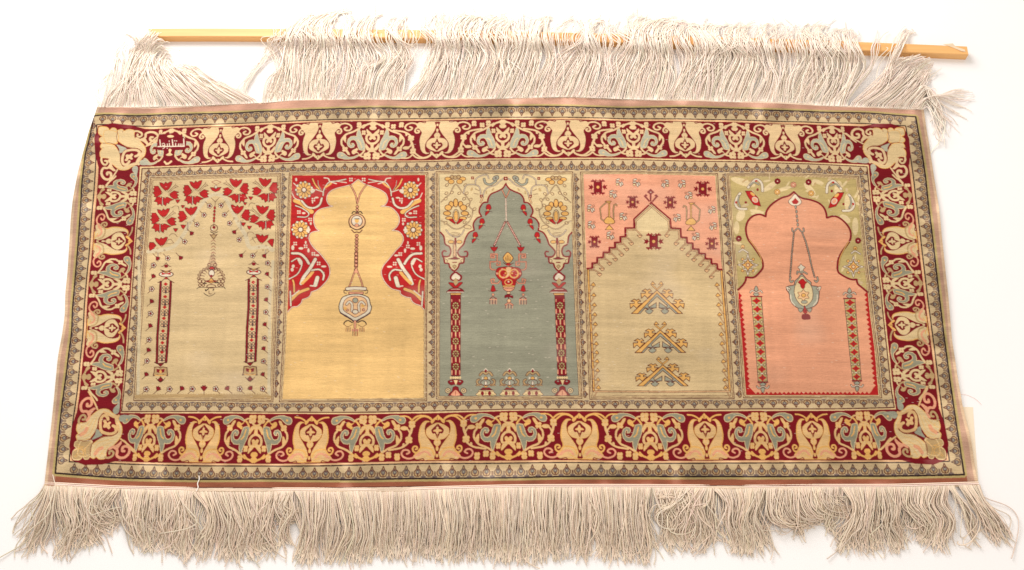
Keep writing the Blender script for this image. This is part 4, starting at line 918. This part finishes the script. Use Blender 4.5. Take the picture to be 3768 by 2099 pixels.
pm, nt, b = newmat('silk_pile')
at_ = node(nt, 'ShaderNodeAttribute', attribute_name='knot'); b.inputs['Roughness'].default_value = .62; b.inputs['Specular IOR Level'].default_value = .08
b.inputs['Sheen Weight'].default_value = .03; b.inputs['Sheen Roughness'].default_value = .45; b.inputs['Sheen Tint'].default_value = (1, .9, .82, 1)
tc = node(nt, 'ShaderNodeTexCoord'); mp = node(nt, 'ShaderNodeMapping'); mp.inputs['Scale'].default_value = (90, 900, 1)
nz = node(nt, 'ShaderNodeTexNoise'); nz.inputs['Scale'].default_value = 1.0; nz.inputs['Detail'].default_value = 3
mx = node(nt, 'ShaderNodeMix', data_type='RGBA', blend_type='MULTIPLY'); mx.inputs['Factor'].default_value = 1
rp = node(nt, 'ShaderNodeValToRGB'); rp.color_ramp.elements[0].position = .3; rp.color_ramp.elements[0].color = (.88, .88, .88, 1); rp.color_ramp.elements[1].position = .7; rp.color_ramp.elements[1].color = (1.08, 1.08, 1.08, 1)
nt.links.new(tc.outputs['Object'], mp.inputs['Vector']); nt.links.new(mp.outputs[0], nz.inputs['Vector']); nt.links.new(nz.outputs['Fac'], rp.inputs['Fac'])
nt.links.new(at_.outputs['Color'], mx.inputs[6]); nt.links.new(rp.outputs[0], mx.inputs[7]); nt.links.new(mx.outputs[2], b.inputs['Base Color'])
bp = node(nt, 'ShaderNodeBump'); bp.inputs['Strength'].default_value = .25; bp.inputs['Distance'].default_value = .0006
nt.links.new(nz.outputs['Fac'], bp.inputs['Height']); nt.links.new(bp.outputs[0], b.inputs['Normal'])

rug = bpy.data.objects.new('rug', None); scene.collection.objects.link(rug)
tag(rug, 'long fringed rug with five prayer niches side by side inside a crimson scrollwork border', 'rug')
def mesh_np(name, verts, faces, mat, parent, colors=None, smooth_=False, n=4):
    me = bpy.data.meshes.new(name)
    me.vertices.add(len(verts)); me.vertices.foreach_set('co', np.ascontiguousarray(verts, np.float32).ravel())
    F = len(faces); me.loops.add(F*n); me.loops.foreach_set('vertex_index', np.ascontiguousarray(faces, np.int32).ravel())
    me.polygons.add(F); me.polygons.foreach_set('loop_start', np.arange(0, F*n, n, dtype=np.int32)); me.polygons.foreach_set('loop_total', np.full(F, n, np.int32))
    me.polygons.foreach_set('use_smooth', np.full(F, smooth_))
    me.update(calc_edges=True)
    if colors is not None:
        a = me.attributes.new('knot', 'FLOAT_COLOR', 'POINT')
        a.data.foreach_set('color', np.concatenate([colors, np.ones((len(colors), 1))], 1).astype(np.float32).ravel())
    me.materials.append(mat)
    o = bpy.data.objects.new(name, me); scene.collection.objects.link(o); o.parent = parent
    return o
V3 = np.concatenate([G.reshape(-1, 2), Z.reshape(-1, 1)], 1); C3 = col.reshape(-1, 3)
I0 = (np.arange(NV-1)[:, None]*NU+np.arange(NU-1)[None]).ravel()
FA = np.stack([I0, I0+NU, I0+NU+1, I0+1], 1)
cx_ = (q[FA[:, 0]]+q[FA[:, 2]])/2
fr = region[np.clip(cx_[:, 1].astype(int), 0, NYC-1), np.clip(cx_[:, 0].astype(int), 0, NXC-1)]; fr[fr == 0] = 1
PARTS = {1: ('end_band', None), 2: ('outer_border', 'brown edge with a narrow stripe of dark buds'), 3: ('main_border', 'crimson border with cream and grey scrolls'),
         4: ('inner_border', 'tan lattice of narrow bud stripes round the niches'), 5: ('niche_panel', 'panel with red carnations above two slim columns'),
         6: ('niche_panel', 'golden yellow panel with scarlet corners'), 7: ('niche_panel', 'grey green panel with a red hanging lamp and red columns'),
         8: ('niche_panel', 'panel with a stepped gable, salmon corners and three hooked motifs'), 9: ('niche_panel', 'rose pink panel with a grey hanging lamp')}
for rid, (nm, lb) in PARTS.items():
    f = FA[fr == rid]
    if not len(f): continue
    u_, inv = np.unique(f, return_inverse=True)
    o = mesh_np(nm, V3[u_], inv.reshape(f.shape), pm, rug, C3[u_])
    if lb: o['label'] = lb
# the woven foundation seen along the cut edge, and the underside
bi = np.r_[np.arange(NU), (np.arange(1, NV)*NU+NU-1), ((NV-1)*NU+np.arange(NU-2, -1, -1)), (np.arange(NV-2, 0, -1)*NU)]
top = V3[bi]; low = top.copy(); low[:, 2] = .0006
nb_ = len(bi); i_ = np.arange(nb_); j_ = (i_+1) % nb_
bm_, nt2, b2 = newmat('cotton_foundation'); b2.inputs['Base Color'].default_value = (.66, .56, .46, 1); b2.inputs['Roughness'].default_value = .9
nz2 = node(nt2, 'ShaderNodeTexNoise'); nz2.inputs['Scale'].default_value = 400; bp2 = node(nt2, 'ShaderNodeBump'); bp2.inputs['Strength'].default_value = .3; bp2.inputs['Distance'].default_value = .001
nt2.links.new(nz2.outputs['Fac'], bp2.inputs['Height']); nt2.links.new(bp2.outputs[0], b2.inputs['Normal'])
mesh_np('backing', np.vstack([top, low]), np.stack([i_, i_+nb_, j_+nb_, j_], 1), bm_, rug)

# ================================================================ fringes: every strand is a tube
tm, nt, b = newmat('cotton_thread'); b.inputs['Roughness'].default_value = .8; b.inputs['Specular IOR Level'].default_value = .2
at_ = node(nt, 'ShaderNodeAttribute', attribute_name='knot'); nt.links.new(at_.outputs['Color'], b.inputs['Base Color'])
b.inputs['Sheen Weight'].default_value = .15
def tubes(name, strands, rad, cols, parent, sides=4, mat=None):
    """strands (N, K, 3)"""
    Nn, K, _ = strands.shape
    d = np.gradient(strands, axis=1); d /= np.linalg.norm(d, axis=2, keepdims=True)+1e-9
    up = np.zeros_like(d); up[..., 2] = 1
    a = np.cross(d, up); a /= np.linalg.norm(a, axis=2, keepdims=True)+1e-6
    c = np.cross(a, d)
    th = np.arange(sides)*2*math.pi/sides+.4
    R_ = np.asarray(rad).reshape(Nn, -1, 1, 1)*np.ones((1, K, 1, 1))
    ring_ = strands[:, :, None]+R_*(np.cos(th)[None, None, :, None]*a[:, :, None]+np.sin(th)[None, None, :, None]*c[:, :, None])
    V = ring_.reshape(-1, 3); V[:, 2] = np.maximum(V[:, 2], .0003)
    base = (np.arange(Nn)[:, None, None]*K+np.arange(K-1)[None, :, None])*sides
    sI = np.arange(sides)[None, None]; nI = (sI+1) % sides
    F = np.stack(np.broadcast_arrays(base+sI, base+nI, base+sides+nI, base+sides+sI), -1).reshape(-1, 4)
    C_ = np.repeat(cols, K*sides, 0)
    return mesh_np(name, V, F, mat or tm, parent, C_, True)

def sheet(x0, k, y0, clumps):
    out = []
    for c in clumps:
        gs = []
        for gtxt in c.split('|'):
            p = pts(gtxt); gs.append(np.stack([x0+p[:, 0]/k, y0+p[:, 1]/k], 1))
        out.append(gs)
    return out
BAT_TOP = plan(pts("545,104.5 900,104.5 1527,110 2009,118 2490,132 2768,140 3186,155 3558,170.5"), .017)
def batten_y(x): return np.interp(x, BAT_TOP[:, 0], BAT_TOP[:, 1])
rf = np.random.RandomState(21)
def grow(clumps, key, dens, zamp, over=False, tight=.55, wild=1.0):
    K = 24; S = []; W = []
    for gs in clumps:
        gs = [resamp(smooth(g_, False, 4), K) for g_ in gs]
        width = sum(abs(gs[i+1][0, 0]-gs[i][0, 0]) for i in range(len(gs)-1))
        n = int(width*dens)+4; ng = len(gs)
        locks = np.sort(rf.rand(max(3, int(width/26))))*(ng-1)
        xr = np.array([g_[0, 0] for g_ in gs]); 
        for i in range(n):
            xx = xr[0]+(xr[-1]-xr[0])*(i+rf.rand())/n
            tt = np.interp(xx, xr, np.arange(ng)) if xr[-1] > xr[0] else rf.rand()*(ng-1)
            lk = locks[np.argmin(abs(locks-tt))]
            w = np.linspace(0, 1, K)
            te = tt+(lk-tt)*tight*w**1.2*rf.uniform(.3, 1.1)
            te = np.clip(te, 0, ng-1.0001); i0 = te.astype(int); f = (te-i0)[:, None]
            P = np.array([gs[a][k_] for k_, a in enumerate(i0)])*(1-f)+np.array([gs[min(a+1, ng-1)][k_] for k_, a in enumerate(i0)])*f
            amp = rf.gamma(1.6, 6.0)*wild*(1.0 if over else (1.0 if 1060 < xx < 2350 else 1.7))
            ph, fq = rf.rand(2)*6.28, rf.uniform(3, 9, 2)
            P[:, 0] += amp*w*(np.sin(w*fq[0]+ph[0])-math.sin(ph[0])*(1-w))*.8+rf.randn()*4*w+rf.randn(1)[0]*.8
            P[:, 1] += amp*w*np.sin(w*fq[1]+ph[1])*.6
            cf = rf.uniform(14, 26); P[:, 0] += rf.uniform(.5, 3.2)*w*np.sin(w*cf+ph[0]*2); P[:, 1] += rf.uniform(.3, 2)*w*np.sin(w*cf*.8+ph[1]*2)
            if rf.rand() < .05:
                r_ = rf.uniform(15, 40); a0 = rf.rand()*6.28; P[:, 0] += r_*w**2*np.cos(a0+w*rf.uniform(2, 6)); P[:, 1] += r_*w**2*np.sin(a0+w*rf.uniform(2, 6))
            L_ = rf.uniform(.78, 1.04) if rf.rand() < .85 else rf.uniform(.45, .9)
            P = np.stack([np.interp(np.minimum(w*L_, 1.0), w, P[:, c]) for c in (0, 1)], 1)+np.maximum(0, w*L_-1)[:, None]*(P[-1]-P[-3])*4
            z0 = rf.rand()**1.3*zamp
            z = .004*(1-w)+(.0012+z0*np.sin(np.clip(w*1.15, 0, 1)*math.pi)**.7)+.0025*w*np.abs(np.sin(w*fq[0]*1.7+ph[1]))
            Q = plan(P, z)
            if over:
                dd = (Q[:, 1]-batten_y(Q[:, 0])+.010)/.034
                zb = (.0190+.010*rf.rand())*np.exp(-dd*dd*1.0)
                z = np.maximum(z, zb); Q = plan(P, z)
            Q[0, 1] = at(key, Q[0, 0])+(.002 if key[1] == 'B' else -.002); z[0] = .0055
            S.append(np.concatenate([Q, z[:, None]], 1)); W.append(rf.uniform(.0007, .00098))
    S = np.array(S); W = np.array(W)
    return S, W
K1, K2 = 2.396, 2.392
bot = sheet(0, K1, 1500, [
 "390,690 330,780 240,850 150,950 105,1010 130,1025|410,700 350,850 290,980 200,1150 110,1240|440,702 400,900 330,1050 260,1180 190,1330|480,704 450,900 400,1050 330,1150 300,1280|510,706 480,900 470,1100 430,1200 420,1320",
 "505,705 520,860 540,1000 480,1100 410,1180|540,705 560,900 600,1050 560,1200 510,1300|600,710 610,900 640,1000 590,1150 560,1330|680,715 690,850 700,1000 650,1200 620,1340",
 "690,716 700,850 740,1000 850,1100 950,1150|780,718 740,830 790,950 900,1020 1000,1060|860,720 800,830 830,920 930,975 1060,960|950,725 880,820 880,900 950,950 1060,920|1050,730 990,810 950,880 1000,930 1080,890",
 "700,718 720,900 760,1050 740,1150 700,1280|880,722 830,900 800,1020 830,1100 900,1150",
 "1070,730 1105,850 1120,1000 1180,1130 1170,1230|1150,733 1160,880 1150,1020 1180,1130 1210,1190|1220,735 1190,900 1220,1050 1260,1150 1250,1260|1350,735 1330,850 1300,1020 1290,1150 1300,1240|1400,738 1370,950 1350,1100 1380,1200 1370,1320",
 "1400,740 1400,900 1390,1050 1450,1150 1440,1300|1480,740 1520,880 1500,1020 1480,1120 1480,1260|1550,740 1600,900 1580,1050 1530,1200 1510,1290|1700,742 1650,900 1700,1050 1700,1200 1680,1390",
 "1690,742 1800,870 1830,1000 1760,1150 1740,1340|1800,742 1850,900 1850,1050 1800,1200 1780,1350|1900,742 1950,900 2000,1050 1960,1200 1940,1340|2050,742 2100,900 2130,1050 2090,1200 2080,1370|2200,742 2230,900 2250,1050 2230,1200 2270,1330|2390,742 2350,900 2330,1050 2340,1180 2390,1230"])
bot += sheet(900, K1, 1500, [
 "0,740 60,900 100,1050 80,1200 70,1320|100,742 80,900 60,1060 90,1200 60,1330|200,742 180,900 160,1050 180,1180 240,1230|280,742 250,950 230,1100 290,1200 280,1340",
 "280,742 260,880 300,1000 380,1040 480,1000|350,742 320,850 350,930 420,970 500,900|430,742 400,800 350,870 440,890 510,850",
 "300,742 340,900 330,1060 400,1180 470,1220|400,742 430,900 340,1050 310,1150 290,1240",
 "440,742 500,850 520,1000 470,1200 430,1350|560,742 560,950 580,1100 550,1250 500,1400|700,742 700,900 640,1100 650,1250 680,1380|800,742 840,900 870,1100 800,1250 760,1370|1000,742 1030,900 1050,1100 1020,1250 1000,1390|1200,742 1210,900 1190,1100 1210,1350|1400,742 1400,900 1400,1100 1390,1350|1600,740 1620,1000 1610,1350|1800,738 1830,1000 1800,1370|2000,735 2030,1000 2010,1360|2200,732 2220,1000 2230,1350|2390,725 2370,1000 2390,1380"])
bot += sheet(1800, K1, 1500, [
 "0,712 40,1000 20,1370|100,712 120,1000 100,1360|300,712 300,1000 270,1390|500,712 480,1000 500,1370|700,712 690,1000 700,1330|900,712 930,1000 950,1370|1100,712 1120,1000 1110,1350|1300,712 1290,950 1330,1200 1390,1390|1430,712 1400,900 1430,1100 1450,1250 1400,1340",
 "1440,712 1470,850 1540,1000 1530,1150 1550,1260|1600,712 1640,850 1700,1000 1640,1100 1690,1260|1750,712 1800,850 1850,1000 1800,1150 1760,1270|1900,712 1860,850 1900,1000 1950,1150 1880,1290|1990,712 1990,800 1970,950 2010,1080 2040,1130",
 "1500,712 1480,800 1580,760 1690,800 1560,830 1480,900|1700,712 1620,850 1500,900 1480,980 1640,1000|1850,712 1750,830 1650,960 1700,1060 1800,1060 1840,960|1960,712 1940,850 1800,900 1840,840 1950,1000",
 "1960,712 2080,830 2090,1000 2120,1150 2150,1290|2120,713 2150,850 2120,1000 2190,1150 2180,1280|2200,714 2230,850 2200,1000 2250,1150 2260,1300|2390,716 2340,850 2280,1000 2330,1150 2300,1330"])
bot += sheet(2768, K1, 1500, [
 "0,705 30,850 0,1000 60,1150 50,1290|70,706 50,850 20,950 80,1080 120,1270|130,706 70,850 30,950 100,1100 190,1230",
 "120,708 130,850 140,950 220,1030 380,1040|220,710 190,850 200,960 300,1030 480,1030|330,712 300,850 310,970 420,1030 560,970|450,714 440,850 500,950 600,960 680,900|600,714 580,800 640,890 740,920 820,880|760,714 770,800 820,870 890,880",
 "160,708 150,860 170,980 270,1045 430,1050|450,714 480,850 540,950 620,960 680,920|700,714 700,800 760,890 850,900",
 "640,714 650,900 660,1000 640,1050|720,714 700,900 690,1080 780,1120", "380,712 390,1000 430,1060 500,1180|420,712 430,1000 390,1080 350,1150",
 "790,714 880,850 870,1000 780,1150 710,1250|860,714 920,880 900,1010 830,1150 770,1290|950,713 980,900 950,1050 870,1150 860,1290|1080,713 1060,900 1050,1050 1080,1150 1110,1290|1150,712 1200,900 1180,1050 1210,1150 1270,1290|1300,710 1310,850 1290,1000 1330,1100 1340,1230",
 "1290,709 1330,850 1410,950 1500,1050 1440,1170|1400,709 1380,850 1470,960 1540,1060 1480,1190|1500,708 1480,850 1560,1000 1600,1100 1550,1210|1650,706 1600,850 1700,1000 1650,1150 1680,1290|1740,703 1730,850 1800,1000 1770,1120 1800,1210",
 "1720,700 1830,850 1880,1000 1900,1100 1990,1220|1780,699 1860,850 1930,980 1960,1100 2000,1190",
 "1820,697 1930,850 2040,1030 2110,1190|1950,692 2050,850 2150,1000 2200,1150 2270,1230|2005,690 2060,830 2180,950 2270,1080 2300,1170"])
S1, W1_ = grow(bot, '0B', .70, .012, False, .28)
envb = pts("300,2035 400,1985 440,1965 480,1985 540,2030 620,2050 700,2070 850,2065 980,2060 1020,1960 1060,1960 1085,2065 1200,2075 1500,2065 1800,2070 2050,2060 2330,2075 2400,2080 2420,2020 2600,2020 2640,2000 2700,2030 2780,2060 2850,2030 2880,1940 3000,1935 3040,1920 3080,2010 3150,2035 3310,2030 3340,1970 3420,2010")
coverb = [[np.array([(x, 1805), (x+6*math.sin(x*.05), 1860), (x+16*math.sin(x*.031), 1915), (x+26*math.sin(x*.023+2), 1800+.72*(np.interp(x, envb[:, 0], envb[:, 1])-1800)), (x+30*math.sin(x*.041), 1800+.97*(np.interp(x, envb[:, 0], envb[:, 1])-1800))]) for x in range(a_, b_, 16)] for a_, b_ in ((190, 470), (478, 1040), (1060, 2410), (2415, 2860), (2866, 3060), (3070, 3430))]
S1c, W1c = grow(coverb, '0B', .22, .008, False, .5)
S1 = np.vstack([S1, S1c]); W1_ = np.r_[W1_, W1c]
S1b, W1b = grow(bot, '0B', .10, .019, tight=.2)
S1d, W1d = grow(bot, '0B', .10, .02, False, .1, 2.2)
S1 = np.vstack([S1, S1b, S1d]); W1_ = np.r_[W1_, W1b, W1d]
def thread_cols(n, base, var):
    c = lin(base); return np.clip(c[None]*np.exp(var*rf.randn(n, 1))*np.exp(.02*rf.randn(n, 3)), .05, .95)
o = tubes('fringe', S1, W1_[:, None], thread_cols(len(S1), (229, 211, 190), .08), rug); tag(o, 'beige fringe on the near long edge, hanging straight in the middle and tangled at both ends', kind='stuff')
topc = sheet(0, K2, 0, [
 "870,935 850,900 830,860 850,790 930,720|900,935 930,860 960,720 990,600 1060,480 1100,400|950,935 980,840 1050,700 1060,560 1010,480 1060,380|1000,935 1060,800 1100,650 1150,480 1250,350 1330,260|1200,930 1180,750 1200,600 1280,450 1380,330 1430,330|1400,925 1330,750 1290,600 1350,450 1400,400 1430,430|1550,922 1430,760 1350,640 1330,500 1400,420 1470,470|1700,920 1550,780 1430,650 1400,560 1450,480 1530,510|2000,905 1800,760 1650,650 1530,600 1560,570|2280,890 2100,800 1900,690 1750,600 1640,570",
 "880,935 960,820 1080,700 1180,560 1200,400 1150,330 1060,300|1150,932 1180,780 1280,620 1340,480 1290,380 1320,280|1400,925 1300,760 1230,600 1260,450 1340,340 1400,300"])
wisp = sheet(900, K2, 0, [
 "40,880 5,780 60,680 180,520 350,350 420,250|60,880 10,800 40,700 130,580 300,400 330,280", "-60,890 -90,800 0,700 100,560 250,300 180,240|40,880 20,780 100,640 220,480 320,250 250,190"])
topc += sheet(900, K2, 0, [
 "150,870 190,700 300,600 350,380 400,220 520,130|400,875 420,600 420,400 470,250 600,130 700,140|600,872 610,600 640,400 620,250 700,150 850,80|800,870 820,600 780,400 760,250 850,110 960,90",
 "820,868 870,700 900,560 910,400 870,200 960,110|900,868 950,600 960,450 900,300 940,150 970,190|1000,866 1060,620 1180,540 1130,420 1020,300 1060,190 1150,140|1100,865 1150,600 1250,520 1130,400 1100,250 1180,130 1300,130",
 "1130,865 1180,640 1300,500 1380,420 1300,300 1200,200 1330,140|1240,865 1290,680 1400,520 1370,380 1280,250 1330,150|1370,868 1370,740 1500,520 1400,380 1330,260 1500,110",
 "1380,870 1540,700 1630,500 1690,350 1640,200 1520,110|1600,868 1700,650 1800,480 1760,300 1850,130 1900,110|1800,865 1850,600 1900,400 1850,250 1950,130 2100,180|2000,865 2080,650 2150,450 2050,300 2150,170 2300,170|2200,864 2300,650 2390,450 2350,300 2390,180"])
topc += sheet(1800, K2, 0, [
 "40,850 120,650 200,450 150,300 50,170 -50,150|200,850 300,600 370,400 420,250 500,150 600,150|400,852 430,700 440,500 400,350 450,180 480,140",
 "380,852 470,700 600,480 800,380 830,260 740,170|560,852 650,680 800,440 850,300 880,200 1000,190|750,855 830,650 900,450 860,300 900,180 1000,170|930,858 940,700 1000,520 950,380 900,260 1000,170",
 "950,860 980,700 1150,500 1250,350 1200,180 1260,110|1150,865 1220,650 1290,450 1280,300 1380,200 1500,170|1350,868 1400,650 1450,450 1420,300 1500,180 1650,190|1550,870 1600,680 1620,480 1600,300 1680,200 1820,220",
 "1560,873 1660,700 1700,500 1620,380 1700,260 1850,230|1700,873 1690,720 1880,470 1850,330 1750,220 1850,230|1900,878 1950,700 2080,500 2000,350 1950,250 2100,220|2100,882 2180,700 2250,500 2150,400 2150,260 2250,220|2300,885 2350,700 2390,550 2300,400 2380,220 2420,200"])
topc += sheet(2768, K2, 0, [
 "0,890 100,700 190,560 120,400 100,250 180,200|200,895 230,700 150,550 130,400 60,250 150,210|350,900 450,720 560,580 500,400 500,250 570,210|550,905 680,720 750,550 650,400 600,260 700,230|700,910 850,720 900,550 820,430 770,300 860,260|810,905 920,740 1020,580 970,430 900,300 960,280",
 "810,905 920,720 1040,560 1040,420 1130,320 1200,280|830,905 960,740 1050,620 1110,420 1060,280 1000,260",
 "850,915 980,800 1100,680 1250,530 1420,480|1000,925 1150,820 1300,680 1420,560 1560,510|1200,935 1300,850 1400,760 1500,650 1580,560|1350,945 1450,850 1510,760 1540,680 1600,640",
 "900,918 1100,780 1200,600 1290,400 1370,260 1400,330|1000,925 1200,780 1240,560 1330,380 1330,300 1400,240",
 "1400,950 1500,870 1650,840 1800,780 1940,770|1440,960 1520,880 1620,840 1800,880 1960,900|1470,965 1540,850 1650,960 1750,1080 1850,1160|1485,968 1550,900 1620,1100 1680,1250 1640,1380|1500,972 1540,950 1570,1080 1600,1200 1700,1190",
 "1300,945 1420,830 1500,740 1560,850 1640,1000 1650,1150|1450,962 1500,860 1580,800 1650,900 1700,1050 1690,1150"])
env = pts("960,120 1040,85 1120,55 1270,34 1300,44 1350,90 1450,60 1560,45 1640,42 1800,68 2000,58 2100,72 2250,80 2330,42 2370,90 2450,70 2600,92 2770,92 2950,84 3060,100 3160,130")
cover = [[np.array([(x, np.interp(x, [960, 1500, 2400, 3160], [368, 363, 362, 385])), (x+25+14*math.sin(x*.021), 290), (x+36+20*math.sin(x*.033), 215), (x+34+26*math.sin(x*.017+1), 150), (x+30+24*math.sin(x*.027), .5*(150+np.interp(x, env[:, 0], env[:, 1]))), (x+52+20*math.sin(x*.05), np.interp(x, env[:, 0], env[:, 1]))]) for x in range(a_, b_, 20)] for a_, b_ in ((965, 1500), (1515, 2260), (2255, 2620), (2610, 3120))]
S2c, W2c = grow(cover, '0T', .18, .010, True, .75)
S2, W2_ = grow(topc, '0T', .34, .012, True, .35)
S2 = np.vstack([S2, S2c]); W2_ = np.r_[W2_, W2c]
S2b, W2b = grow(topc, '0T', .09, .02, True, tight=.1)
S2w, W2w = grow(wisp, '0T', .12, .014, True, .1, 2.0)
S2d, W2d = grow(cover+topc[:1]+topc[-4:], '0T', .13, .022, True, .1, 2.4)
S2 = np.vstack([S2, S2b, S2d, S2w]); W2_ = np.r_[W2_, W2b, W2d, W2w]
o = tubes('fringe', S2, W2_[:, None]*.9, thread_cols(len(S2), (251, 234, 219), .05), rug); tag(o, 'pale fringe on the far long edge, fanned out and draped over the batten', kind='stuff')
# the two stray threads lying on the near edge of the pile, and the twined band along the fringe
def loose(sv, z, r, base):
    P = smooth(sp_raw(sv), False, 4); Q = plan(P, z)
    st = np.concatenate([Q, np.full((len(Q), 1), z)], 1)[None]
    return tubes('loose_thread', st, np.array([[r]]), thread_cols(1, base, 0), rug, 6)
def sp_raw(s_): return pts(s_)
loose("732,1751 733,1765 727,1780 729,1795 722,1808", RUGZ+.003, .0009, (252, 240, 232)); loose("194,1747 198,1765 203,1785 199,1810", RUGZ+.003, .0006, (246, 228, 210))
for key, sg in (('0B', .0035), ('0B', .0062)):
    U, V_ = LN[key]; P = np.stack([U, V_+sg, np.full(len(U), RUGZ-.0005)], 1)[None]
    tubes('twined_cord', P, np.array([[.0011]]), thread_cols(1, (250, 226, 206), 0), rug, 6)

# ================================================================ the batten
m, nt, b = newmat('pine_wood'); b.inputs['Roughness'].default_value = .5
tc = node(nt, 'ShaderNodeTexCoord'); mp = node(nt, 'ShaderNodeMapping'); mp.inputs['Scale'].default_value = (1.5, 60, 60)
nz = node(nt, 'ShaderNodeTexNoise'); nz.inputs['Scale'].default_value = 2.5; nz.inputs['Detail'].default_value = 5; nz.inputs['Distortion'].default_value = .6
rp = node(nt, 'ShaderNodeValToRGB'); rp.color_ramp.elements[0].position = .3; rp.color_ramp.elements[1].position = .75
rp.color_ramp.elements[0].color = (.74, .38, .125, 1); rp.color_ramp.elements[1].color = (.86, .49, .18, 1)
nt.links.new(tc.outputs['Object'], mp.inputs['Vector']); nt.links.new(mp.outputs[0], nz.inputs['Vector']); nt.links.new(nz.outputs['Fac'], rp.inputs['Fac']); nt.links.new(rp.outputs[0], b.inputs['Base Color'])
BH, BWD = .017, .0200
base_ = resamp(smooth(BAT_TOP, False, 6), 60)
prof = [(0, 0), (0, BH-.0012), (-.0012, BH), (-BWD+.0015, BH), (-BWD, BH-.0015), (-BWD, 0)]
Vv = []
for x, y in base_:
    for dy, z in prof: Vv.append((x, y+dy, z))
n_ = len(prof); Ff = []
for i in range(len(base_)-1):
    for j in range(n_): Ff.append((i*n_+j, i*n_+(j+1) % n_, (i+1)*n_+(j+1) % n_, (i+1)*n_+j))
Ff.append(tuple(range(n_))); Ff.append(tuple(reversed(range((len(base_)-1)*n_, len(base_)*n_))))
o0 = base_[30]
me = bpy.data.meshes.new('wooden_batten'); me.from_pydata([(a_-o0[0], b_-o0[1], c_) for a_, b_, c_ in Vv], [], Ff); me.materials.append(m)
bat = bpy.data.objects.new('wooden_batten', me); bat.location = (o0[0], o0[1], 0); scene.collection.objects.link(bat)
tag(bat, 'long thin pale wooden batten lying behind the rug under its fringe', 'batten')
m, nt, b = newmat('masking_tape'); b.inputs['Base Color'].default_value = (.80, .62, .42, 1); b.inputs['Roughness'].default_value = .35
tp = plan(pts("3470,163 3505,162 3516,172 3550,183 3553,191 3538,190 3505,175 3490,170"), BH+.0006)
me = bpy.data.meshes.new('tape'); zz = [BH+.0006, BH+.0022, BH+.0006, BH+.0008, BH+.0006, BH+.0014, BH+.0006, BH+.001]
n_ = len(tp); vv = [(p[0]-o0[0], p[1]-o0[1], z) for p, z in zip(tp, zz)]+[(p[0]-o0[0], p[1]-o0[1], z-.0004) for p, z in zip(tp, zz)]
me.from_pydata(vv, [], [tuple(range(n_)), tuple(reversed(range(n_, 2*n_)))]+[(i, (i+1) % n_, n_+(i+1) % n_, n_+i) for i in range(n_)]); me.materials.append(m)
o = bpy.data.objects.new('tape', me); scene.collection.objects.link(o); o.parent = bat

# ================================================================ the cream sheet under the rug's right edge, a stray hair
m, nt, b = newmat('cream_paper'); b.inputs['Base Color'].default_value = (.86, .72, .54, 1); b.inputs['Roughness'].default_value = .8
nz = node(nt, 'ShaderNodeTexNoise'); nz.inputs['Scale'].default_value = 60; bp = node(nt, 'ShaderNodeBump'); bp.inputs['Strength'].default_value = .1; bp.inputs['Distance'].default_value = .001
nt.links.new(nz.outputs['Fac'], bp.inputs['Height']); nt.links.new(bp.outputs[0], b.inputs['Normal'])
pp = plan(pts("3380,1492 3580,1499 3590,1650 3600,1770 3380,1770"), .0004)
n_ = len(pp); me = bpy.data.meshes.new('paper_sheet')
me.from_pydata([(x, y, .0005) for x, y in pp]+[(x, y, .0001) for x, y in pp], [], [tuple(reversed(range(n_))), tuple(range(n_, 2*n_))]+[(i, (i+1) % n_, n_+(i+1) % n_, n_+i) for i in range(n_)]); me.materials.append(m)
o = bpy.data.objects.new('paper_sheet', me); scene.collection.objects.link(o); tag(o, 'plain cream sheet peeking out from under the lower right edge of the rug', 'sheet')
P = smooth(pts("3536,1452 3560,1455 3590,1470 3612,1491"), False, 5); Q = plan(P, .0006)
o = tubes('stray_fibre', np.concatenate([Q, np.full((len(Q), 1), .0006)], 1)[None], np.array([[.00022]]), thread_cols(1, (225, 170, 150), 0), None, 4)
tag(o, 'single thin curved fibre on the white surface right of the rug', 'fibre')
